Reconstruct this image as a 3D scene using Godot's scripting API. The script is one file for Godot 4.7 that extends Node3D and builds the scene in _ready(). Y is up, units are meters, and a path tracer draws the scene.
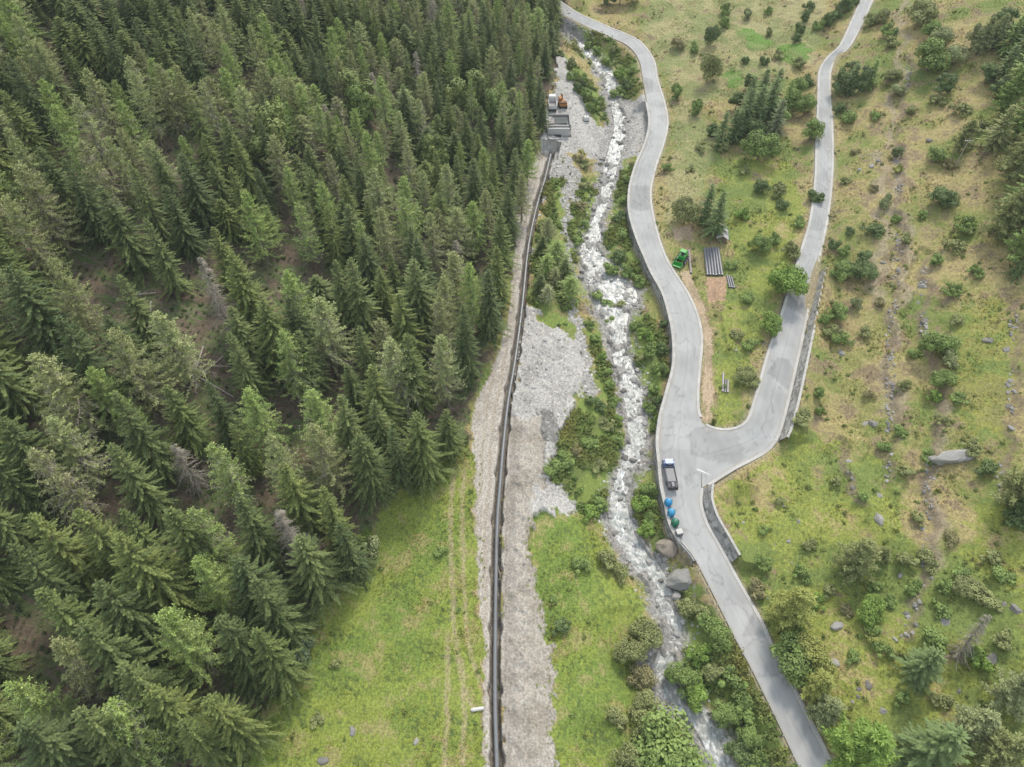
extends Node3D
# An alpine valley seen from the air: spruce and larch slope, pipe trench, stream, roads and a dry hillside.
const MAIN_ROAD := [[12.12, 276.5, 16.89, 276.5, 25.62, 25.62], [17.72, 268.7, 23.51, 268.7, 24.13, 24.13], [26.95, 259.74, 33.41, 260.58, 22.9, 22.9], [34.28, 253.56, 39.78, 256, 22.05, 22.05], [40.05, 247.96, 44.57, 251.11, 21.39, 21.39], [42.9, 238.99, 47.63, 238.99, 20.63, 20.63], [42.88, 226.66, 47.46, 226.66, 19.68, 19.68], [42.67, 213.4, 48.05, 213.4, 18.67, 18.67], [42.43, 202.9, 47.65, 202.9, 17.66, 17.66], [40.11, 193.05, 45.2, 193.05, 16.66, 16.66], [35.94, 181.67, 41.45, 181.67, 15.66, 15.66], [33.21, 171.5, 38.77, 171.01, 14.72, 14.72], [32.26, 161.85, 38.27, 161.85, 13.86, 13.86], [33.11, 151.81, 38.67, 151.81, 13.1, 13.1], [34.44, 144.7, 39.62, 144.7, 12.46, 12.46], [35.59, 139, 41.18, 139, 11.91, 11.91], [37.5, 132.04, 43.46, 132.04, 11.37, 11.37], [38.22, 124.4, 44.75, 124.4, 10.78, 10.78], [38.22, 117.24, 44.59, 117.24, 10.13, 10.13], [37.13, 109.23, 42.86, 109.23, 9.46, 9.46], [34.49, 101.35, 41.17, 101.35, 8.85, 8.85], [32.79, 96.6, 40.66, 96.6, 8.37, 8.37], [32.04, 93.86, 41.13, 93.86, 7.99, 7.99], [30.98, 88.8, 40.32, 88.8, 7.6, 7.6], [30.77, 83.72, 39.51, 83.72, 7.18, 7.18], [30.54, 78.6, 38.4, 78.13, 6.76, 6.76], [30.85, 74.6, 37.66, 74.6, 6.39, 6.39], [31.23, 70.04, 38.15, 70.27, 6.06, 6.06], [32.54, 66.72, 39.35, 66.94, 5.75, 5.75], [34.61, 63.71, 40.75, 62.88, 5.43, 5.43], [36.78, 57.41, 42.33, 58.2, 5.06, 5.06], [38.76, 51.09, 44.76, 51.28, 4.68, 4.68], [40.22, 46.53, 45.78, 46.89, 4.35, 4.35], [41.69, 42.5, 47.01, 43.01, 4.03, 4.03], [44.18, 34.03, 49.51, 34.18, 3.73, 3.73], [45.91, 27.82, 51.18, 27.82, 3.49, 3.49], [47.38, 23.23, 52.68, 23.23, 3.34, 3.34]]
const HILL_ROAD := [[41.13, 93.86, 38.6, 78.13, 7.99, 6.76], [42.76, 92.66, 41.68, 80.1, 7.93, 6.94], [45.16, 91.93, 46.28, 82.88, 7.95, 7.4], [48.08, 92.09, 52.2, 85.8, 8.27, 8.09], [50.73, 93.52, 55.3, 88.46, 9.13, 9.13], [53.36, 98.78, 58.43, 94.59, 10.2, 10.2], [58.76, 111.21, 64.75, 109.65, 11.7, 11.7], [64.4, 122.76, 71.54, 126.26, 13.32, 13.32], [67.93, 130.73, 74.82, 134.45, 14.79, 14.79], [72.15, 140, 77.84, 142.38, 16.25, 16.25], [78.02, 153.12, 82.71, 154.86, 17.89, 17.89], [83.23, 168.91, 87.34, 168.91, 19.61, 19.61], [86.5, 181.41, 90.76, 181.41, 21.26, 21.26], [90.21, 195.24, 94.39, 196.4, 22.81, 22.81], [93.52, 207.48, 96.75, 208.1, 24.28, 24.28], [96.81, 219.54, 100.35, 220.9, 25.68, 25.68], [100.75, 226.06, 104.37, 227.48, 27.13, 27.13], [105.98, 231.56, 108.33, 230.83, 28.82, 28.82], [112.73, 244.1, 116.05, 244.1, 30.89, 30.89], [118.18, 254.42, 121.57, 254.42, 33.24, 33.24], [125.11, 266.86, 128.58, 266.86, 35.75, 35.75]]
const STREAM := [[16.31, 275.1, 19.97, 274.2, 21.28, 21.28], [17.43, 265.76, 21.7, 264.05, 20.1, 20.1], [22.39, 255.97, 25.28, 256.78, 18.96, 18.96], [26.08, 246.51, 29.61, 247.28, 17.91, 17.91], [28.98, 238.1, 35.25, 239.57, 16.95, 16.95], [30.97, 228.59, 34.97, 228.59, 16.04, 16.04], [31.73, 217.63, 36.21, 220.25, 15.12, 15.12], [31.79, 206.76, 36.46, 209.22, 14.19, 14.19], [29.4, 196.61, 34.61, 196.61, 13.25, 13.25], [26.72, 185.43, 31.47, 185.43, 12.31, 12.31], [25.36, 174.95, 29.1, 174.95, 11.41, 11.41], [22.63, 164.59, 26.26, 164.59, 10.58, 10.58], [19.01, 155.23, 24.44, 155.23, 9.82, 9.82], [17.29, 148.41, 25.53, 148.41, 9.14, 9.14], [17.74, 142.23, 31.08, 140.25, 8.52, 8.52], [18.63, 135.5, 33.04, 134.36, 7.94, 7.94], [21.24, 129.08, 29.98, 129.08, 7.36, 7.36], [23.38, 121.6, 28.25, 121.6, 6.75, 6.75], [23.65, 113.23, 28.61, 113.23, 6.13, 6.13], [24.71, 106.57, 30.25, 106.57, 5.52, 5.52], [25.27, 100.22, 30.8, 101.09, 4.94, 4.94], [25.03, 93.06, 29.87, 93.06, 4.37, 4.37], [23.1, 86.27, 27.59, 86.27, 3.84, 3.84], [21, 81.54, 25.62, 81.54, 3.35, 3.35], [19.4, 74.84, 24.15, 75.3, 2.91, 2.91], [19.54, 71.39, 25.09, 72.3, 2.5, 2.5], [21.36, 66.94, 27.01, 67.82, 2.1, 2.1], [24.16, 61.63, 29.96, 61.63, 1.68, 1.68], [27.08, 56.96, 31.91, 56.36, 1.27, 1.27], [27.5, 52.66, 31.87, 52.09, 0.87, 0.87], [26.09, 47.25, 30.82, 48.52, 0.49, 0.49], [24.11, 42.61, 28.47, 43.3, 0.13, 0.13], [25.77, 38.83, 31.48, 39.66, -0.19, -0.19], [30.01, 35.65, 35.51, 36.62, -0.48, -0.48], [31.7, 32.26, 37.49, 33.35, -0.76, -0.76], [33.15, 28.83, 38.18, 29.13, -1.05, -1.05], [35.24, 24.1, 40.52, 24.52, -1.36, -1.36]]
const TRENCH := [[13.72, 200.03], [11.88, 190.58], [9.41, 176.63], [7.2, 166.62], [5.07, 154.46], [3.88, 144.65], [2.44, 127.41], [0.69, 111.08], [-0.88, 99.63], [-1.9, 87.88], [-2.45, 79.17], [-2.94, 69.97], [-3, 52.96], [-2.89, 38.71], [-2.42, 28.05], [-2.2, 23.46]]
const ZONES := [["forest", -133.6, 181.2, 20.9, 300.8, 16.8, 237.9, 11.1, 215.4, 6.8, 188.7, 1.4, 166.1, 0, 143, -2.2, 123.3, -5.6, 112.8, -8.8, 99.3, -9.3, 89.1, -17.7, 79.8, -24.8, 71.2, -27.6, 62, -32, 54.2, -34.6, 45.4, -37.7, 37.3, -42, 24.2, -79.3, 21.7], ["meadow", -8.9, 89.1, -7.1, 72.7, -5.9, 55.1, -4.9, 44.6, -4.4, 24.8, -43.5, 24.1, -39.9, 36.4, -36.6, 43.6, -33.7, 54, -29.9, 61.8, -26.7, 71, -17.8, 81.6], ["meadow", 3.6, 72.2, 9.6, 73.7, 17.7, 76.2, 19.6, 69, 21.5, 62.9, 25.4, 55.2, 25.5, 48, 22.8, 39.7, 29.3, 32, 30.6, 24.8, 6.8, 24.8, 6.7, 36.2, 6.4, 47.2, 4.5, 58], ["bank", 7.2, 181.8, 14, 183.7, 18.2, 180.2, 25.1, 175.9, 20.7, 153.1, 16.3, 143.6, 16.8, 129.7, 16.2, 120.1, 8.6, 121.8, 5.1, 127.5, 4.9, 144.7, 9.1, 164.7], ["bank", 20.8, 264.2, 31.2, 258.6, 41.6, 239, 41.3, 221.1, 34.3, 221.3, 29.1, 239, 21.9, 251.1], ["bank", 16.4, 244, 21.2, 238.4, 28.6, 224.1, 29.8, 210.2, 24.4, 208.9, 19.4, 221.8], ["bank", 34.6, 191.8, 39.6, 190.7, 32.7, 171.6, 32.5, 151.2, 35, 138.3, 32.3, 136.6, 24.2, 143, 24.8, 157, 28.7, 171.6], ["bank", 31, 178.2, 33.4, 167.3, 33.1, 143.7, 28.7, 138.3, 24, 143, 25.5, 159], ["bank", 15.8, 101.2, 22.5, 104, 24.5, 92.1, 21.3, 82.3, 18.7, 73.3, 12.6, 73.7, 7.5, 83.2, 10.2, 89.5], ["bank", 29.4, 127.8, 32.6, 127.8, 37.2, 120.1, 35.3, 105.3, 30.7, 92.1, 30.6, 99.9, 28.4, 111.1], ["bank", 17.8, 126.4, 21.2, 123.3, 22.8, 108.2, 23.9, 94.6, 21.5, 92.1, 19.9, 105.4], ["bank", 25.4, 80, 30.1, 84.7, 30.5, 73.3, 31.2, 68, 27.7, 67, 25.4, 72.2], ["bank", 31.5, 59, 35.8, 57.1, 43, 42.8, 44.7, 27.9, 37.6, 28, 36.8, 32.7, 30.5, 39.7, 29.9, 48], ["scree", 9.1, 188, 15.9, 188.5, 21.1, 180.3, 15.3, 160.8, 13.6, 160.8, 16.6, 177.9, 10.3, 176.2, 6.2, 156.5, 4.7, 144.7, 3.4, 146.8, 6.3, 164.5], ["scree", 14, 184.6, 18.3, 182.5, 16.3, 160.9, 16, 143.6, 16.6, 126.4, 18.2, 114, 19.6, 102, 16.5, 101.2, 15.4, 114, 14.3, 129.7, 13.2, 151, 14, 171.2], ["gravel", 2.9, 129.4, 5.1, 126.9, 8.6, 121.5, 15.4, 118.2, 16.9, 112.2, 15.7, 102.6, 12, 95.1, 8, 85.6, 8.2, 80.4, 12.2, 77.7, 11.9, 72.9, 3.6, 71.9, -1.4, 71.9, -1.5, 89.4, 0.7, 107.9], ["spoil", -1.7, 94.4, 7.2, 94.5, 6.8, 82.3, 3.6, 71.5, 3.7, 65.9, 4.7, 59, 6.7, 47.2, 6.7, 36.2, 7.2, 23.5, -1.9, 23.5, -2.4, 55.2, -2.4, 75.4], ["gravel", 10.1, 201.2, 11.7, 214.4, 14.1, 220.1, 14.8, 238.8, 17.6, 239.8, 21, 221.9, 25, 208.4, 30.2, 203.8, 29.7, 189.8, 26, 188.8, 21.8, 191.6, 17.2, 189.5, 11.6, 180.8, 7.8, 166.7, 4.1, 144.7, 2.3, 144.6, 6.4, 170.8], ["gravel", 34.1, 220.2, 39.3, 220.1, 43.4, 216.5, 42.2, 200.5, 38.2, 191.7, 33.6, 190.8, 33.4, 204.9], ["damp", 6.3, 96.6, 8.8, 97.2, 10.3, 92.5, 10.2, 88.5, 8.4, 87, 6.8, 91], ["track", 8.6, 191.2, 11.5, 189.1, 9.4, 175.3, 6.3, 161.6, 4.2, 146.9, 2.4, 127.4, 0.9, 112, -0.9, 99.6, -1.7, 87.9, -2.4, 72.7, -3.1, 51.5, -2.8, 23.5, -4.6, 23.5, -4.9, 45.9, -6.1, 56.1, -7.3, 72.7, -8.6, 94.2, -7.5, 99.4, -3.7, 111.2, -0.7, 123.4, 0.5, 143, 1.1, 162, 3.4, 172.6], ["dirt", 42.7, 139.2, 45.3, 139.7, 46.7, 129.3, 47.5, 119.6, 44.4, 99.6, 42.9, 93.4, 40.8, 95, 43.3, 105.1, 45.6, 116.7, 45.2, 126.1], ["soil", 48.9, 136.9, 54.5, 136.7, 53.6, 128, 47.7, 128.2], ["dirt", 42.9, 155.6, 47.7, 156, 47.9, 150.5, 43.3, 150.9], ["lush", 57.3, 163.2, 61, 164.7, 61, 154.6, 58.1, 148.5, 55.6, 150.4], ["pasture", 56.5, 293.3, 114.3, 276.1, 97.3, 227.1, 78.8, 220, 58.3, 207.6, 51.4, 219.9, 49.8, 238, 45.3, 258.3], ["pasture", 51, 217.1, 58.3, 207.6, 59.4, 187.3, 51.9, 166.1, 41.5, 152.9, 42.5, 167, 48.2, 189], ["lush", 67.3, 225.4, 73.3, 227, 73.8, 218.2, 68.7, 215.4], ["lush", 89, 238.7, 95.4, 238.9, 98.7, 232.9, 92.3, 225.6, 86.8, 228.7], ["lush", 76.8, 251.4, 83.4, 251.1, 87.5, 239.1, 80.5, 236.3], ["green", 57.8, 182.8, 78.8, 179.1, 78, 157.7, 69.2, 136.7, 60.1, 121.4, 51.2, 99.2, 46.4, 92.7, 44, 93.4, 48.9, 119.5, 56.9, 142], ["green", 64.3, 80.4, 72.6, 83.8, 76.4, 78.4, 72.8, 63.9, 78.3, 59, 90.7, 72.6, 102.3, 71.7, 81.3, 21.3, 51, 23.2, 46.9, 37.9, 43, 60.8, 44.7, 75.3], ["yellow", 98.8, 114.5, 107.2, 117.3, 104.6, 103.2, 94.5, 80.6, 90.1, 81.9, 89.4, 92.1, 94.4, 104.1], ["straw", 74.5, 116.2, 105.2, 189.3, 116.2, 192.9, 90.4, 121.1, 76.4, 90.5, 69.7, 86.8], ["green", 40.8, 75.4, 51.1, 82.9, 60.8, 90.5, 67.9, 87.1, 60, 78.6, 49.6, 75, 42.4, 62.8]]
const WHEEL_TRACKS := [[-12.1, 81.9, -11.9, 72.5, -11.4, 58.8, -10.1, 47.9, -8.4, 39.6, -6.6, 36.8], [-9.9, 82, -9.7, 72.6, -9.2, 58.8, -7.8, 48, -4.9, 39.3], [-11.5, 47.9, -11.2, 38, -10.6, 24.8], [-8.7, 44.5, -8.2, 35, -7.8, 24.8]]
const FOOT_PATHS := [[131.3, 254.1, 118.1, 215.4, 106.6, 183.2, 99, 154.7, 92.3, 127.1, 84.3, 107.6, 78.6, 90], [89.1, 92.2, 81.2, 75, 76.3, 63.3, 73.7, 56.9], [101.4, 176.2, 94.3, 148.7, 85.8, 122.7]]
const TERRACES := [[98.3, 133.4, 92.1, 114, 88.6, 92.3, 80.4, 75.2, 73.6, 56, 67.3, 46.2], [109, 113.3, 102.3, 98.4, 95.2, 80.4, 89.3, 68.7], [68.4, 84.6, 67.3, 77.7, 67.5, 72.1], [120.6, 213.3, 105.1, 174.1, 94.3, 137.1, 85.6, 113.2, 80.1, 94.8, 74.1, 76.5]]
const FOREST_TREES := [["spruce", -82.8, 90.2, 23.5], ["larch", -78.9, 95.2, 22.2], ["spruce", -73.3, 82.8, 24], ["larch", -66.8, 84.2, 22], ["larch", -62.9, 91.2, 19.9], ["dead", -58.5, 104.6, 20.5], ["spruce", -53.1, 106, 22.2], ["spruce", -51.3, 90.8, 20], ["spruce", -53.1, 80.9, 19], ["dead", -57.4, 70.7, 15], ["larch", -46.6, 80.5, 20], ["larch", -49.6, 68.8, 20], ["larch", -71.9, 61.9, 22], ["spruce", -62, 64.3, 22], ["spruce", -62.6, 71.6, 24], ["spruce", -59.2, 78.8, 18], ["larch", -74.7, 75.8, 23], ["larch", -37.6, 102.6, 21.4], ["spruce", -32.7, 112.5, 22.4], ["spruce", -20.5, 115.8, 22.4], ["larch", -9.2, 117.5, 20.7], ["larch", -14, 98.5, 21], ["larch", -23.5, 94.9, 23], ["spruce", -30.5, 101, 18], ["spruce", -20.5, 96.8, 23], ["spruce", -9.8, 104.3, 23.6], ["larch", -15, 108.6, 20.5], ["larch", -36.1, 82, 21], ["larch", -34, 73.7, 23], ["larch", -41, 71.7, 21], ["spruce", -17.3, 79.4, 22], ["spruce", -26.3, 89, 22], ["spruce", -30.7, 81.2, 22], ["spruce", -12.7, 85.4, 15], ["larch", -43, 94.1, 20], ["spruce", -41, 96.4, 18], ["larch", -12.8, 121.3, 20.3], ["spruce", -36.1, 113.3, 19.6], ["larch", -27.3, 105.3, 16], ["spruce", -21.6, 77.1, 20], ["spruce", -26.9, 74.5, 20], ["spruce", -55.4, 48.9, 27], ["spruce", -67.8, 51.2, 25], ["spruce", -62.3, 52.5, 25], ["spruce", -58.3, 54.9, 22], ["spruce", -51.5, 55.2, 24], ["larch", -49.3, 56.7, 22], ["larch", -47.2, 49.5, 22], ["spruce", -67.8, 46.2, 26], ["spruce", -57.3, 37.3, 26], ["larch", -61.1, 36, 22], ["spruce", -56.9, 43, 26], ["larch", -48.6, 40.4, 25], ["spruce", -42.1, 41.3, 23], ["spruce", -49, 31.4, 23], ["spruce", -63.3, 41, 25], ["larch", -65.9, 30.8, 20], ["larch", -53.2, 29.2, 22], ["spruce", -55.7, 27.7, 24], ["spruce", -60.8, 25.3, 24], ["spruce", -44.5, 27.9, 22], ["spruce", -52.4, 33.6, 24], ["spruce", -41.8, 31, 22], ["spruce", -38, 46.5, 24], ["spruce", -37.2, 40.1, 22], ["dead", -37.7, 59.2, 20], ["spruce", -28.6, 59, 19], ["spruce", -31.2, 63.3, 22], ["spruce", -41.7, 50.3, 22], ["spruce", -37.6, 66, 22], ["spruce", -43.3, 59.7, 22], ["spruce", -34, 55.4, 20], ["larch", -89.4, 146.8, 16.7], ["larch", -81.7, 150.1, 17.5], ["larch", -78.5, 155.6, 17.5], ["larch", -75.9, 158.5, 16.7], ["spruce", -75, 123.4, 19.5], ["spruce", -84.6, 119.3, 19.4], ["spruce", -69.6, 122.6, 18.4], ["spruce", -84.4, 176, 16.7], ["larch", -72.3, 185.3, 16.7], ["larch", -64.1, 179.2, 19], ["larch", -95.1, 139.9, 16.7], ["larch", -62.4, 157.9, 18.2], ["spruce", -101.2, 142.5, 18.2], ["spruce", -97.6, 147.3, 18.2], ["larch", -81.6, 130.9, 17.2], ["spruce", -70.1, 112.2, 19.3], ["larch", -55.3, 125.9, 19.5], ["spruce", -77.5, 170.5, 16.7], ["spruce", -77.7, 115.3, 20.2], ["spruce", -99.6, 133.8, 17.5], ["larch", -96.3, 124.8, 17], ["spruce", -89.5, 121.2, 19], ["larch", -90, 107.2, 20.4], ["larch", -62.9, 186.8, 18.2], ["broad", -16.1, 197.8, 13.8], ["broad", -9.4, 205.4, 12.5], ["broad", -4.5, 195.2, 13.8], ["larch", -11.8, 195.3, 15.2], ["broad", -41.8, 184.8, 13.8], ["broad", -40.3, 179.3, 15], ["larch", -34.4, 180.6, 16], ["broad", -58.5, 156, 17.5], ["larch", -35.7, 159.2, 15.6], ["larch", -32.6, 147, 17.2], ["larch", -42.8, 148.7, 16.7], ["spruce", -49.5, 183.4, 16], ["larch", -26.1, 158.6, 17.3], ["larch", -16.4, 156.4, 16.2], ["larch", -25.2, 139.5, 17.9], ["larch", -6.4, 149, 16], ["larch", -13.1, 139.9, 17.3], ["larch", -18.9, 136.4, 17.5], ["larch", -45.7, 127.9, 18.9], ["larch", -52, 168.5, 16], ["spruce", -29.1, 183.2, 14.4], ["broad", -21.2, 171.4, 13.8], ["spruce", -2.8, 138.9, 17.5], ["spruce", -1, 149.8, 16], ["larch", 2.5, 157.3, 14.9], ["spruce", -3.4, 127.3, 17.4], ["spruce", -5.1, 116.9, 19.9], ["spruce", 0.8, 166.8, 15.1], ["larch", 4.3, 172.9, 14.1], ["spruce", 5, 187.1, 13.7], ["spruce", 8.3, 206, 12.9], ["larch", 8, 217.9, 12.2], ["spruce", 10.7, 226.9, 12.2], ["spruce", 12.7, 240.7, 11.4], ["spruce", 9, 197.2, 12.2], ["larch", 14.3, 130.9, 8], ["larch", 11.4, 142.6, 8], ["spruce", 13.2, 136.7, 8], ["larch", 9.5, 152.2, 7], ["larch", 8.8, 137.6, 7], ["spruce", 7, 131.8, 6], ["larch", 10.7, 134.4, 6.5], ["larch", 8.6, 128.6, 6], ["spruce", 7.9, 145.8, 6]]
const CLEARINGS := [[-76.8, 107.3, 6], [-71.8, 104.6, 6], [-61.3, 101.7, 5], [-78.8, 74.3, 6], [-52, 113.5, 6], [-83.2, 102.3, 4], [-64.4, 94.7, 5], [-44.7, 33.8, 6], [-48.5, 37.9, 4], [-72.2, 36.6, 4], [-62.2, 76.7, 4], [-45.8, 62.6, 4], [-37.9, 53.6, 7], [-41.1, 43.2, 4], [-34.5, 44.6, 4.5], [-31, 56.4, 4], [-26.1, 63.6, 3]]
const LOGS := [[-78.7, 74, -71.7, 71.3, 0.2], [-77.7, 108.7, -74.1, 110.7, 0.2], [-74.4, 108.2, -72.1, 96.8, 0.2], [-67, 95, -55.5, 90.4, 0.2], [-62.9, 91.7, -58.9, 98.8, 0.2], [-62.8, 100, -63.2, 89.3, 0.2], [-80.1, 109.8, -75.8, 106.4, 0.2], [-61, 95.7, -55.8, 96.9, 0.1], [-52.6, 111.1, -48.8, 105.9, 0.2], [-67.5, 93.2, -60.9, 90.7, 0.1]]
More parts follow.
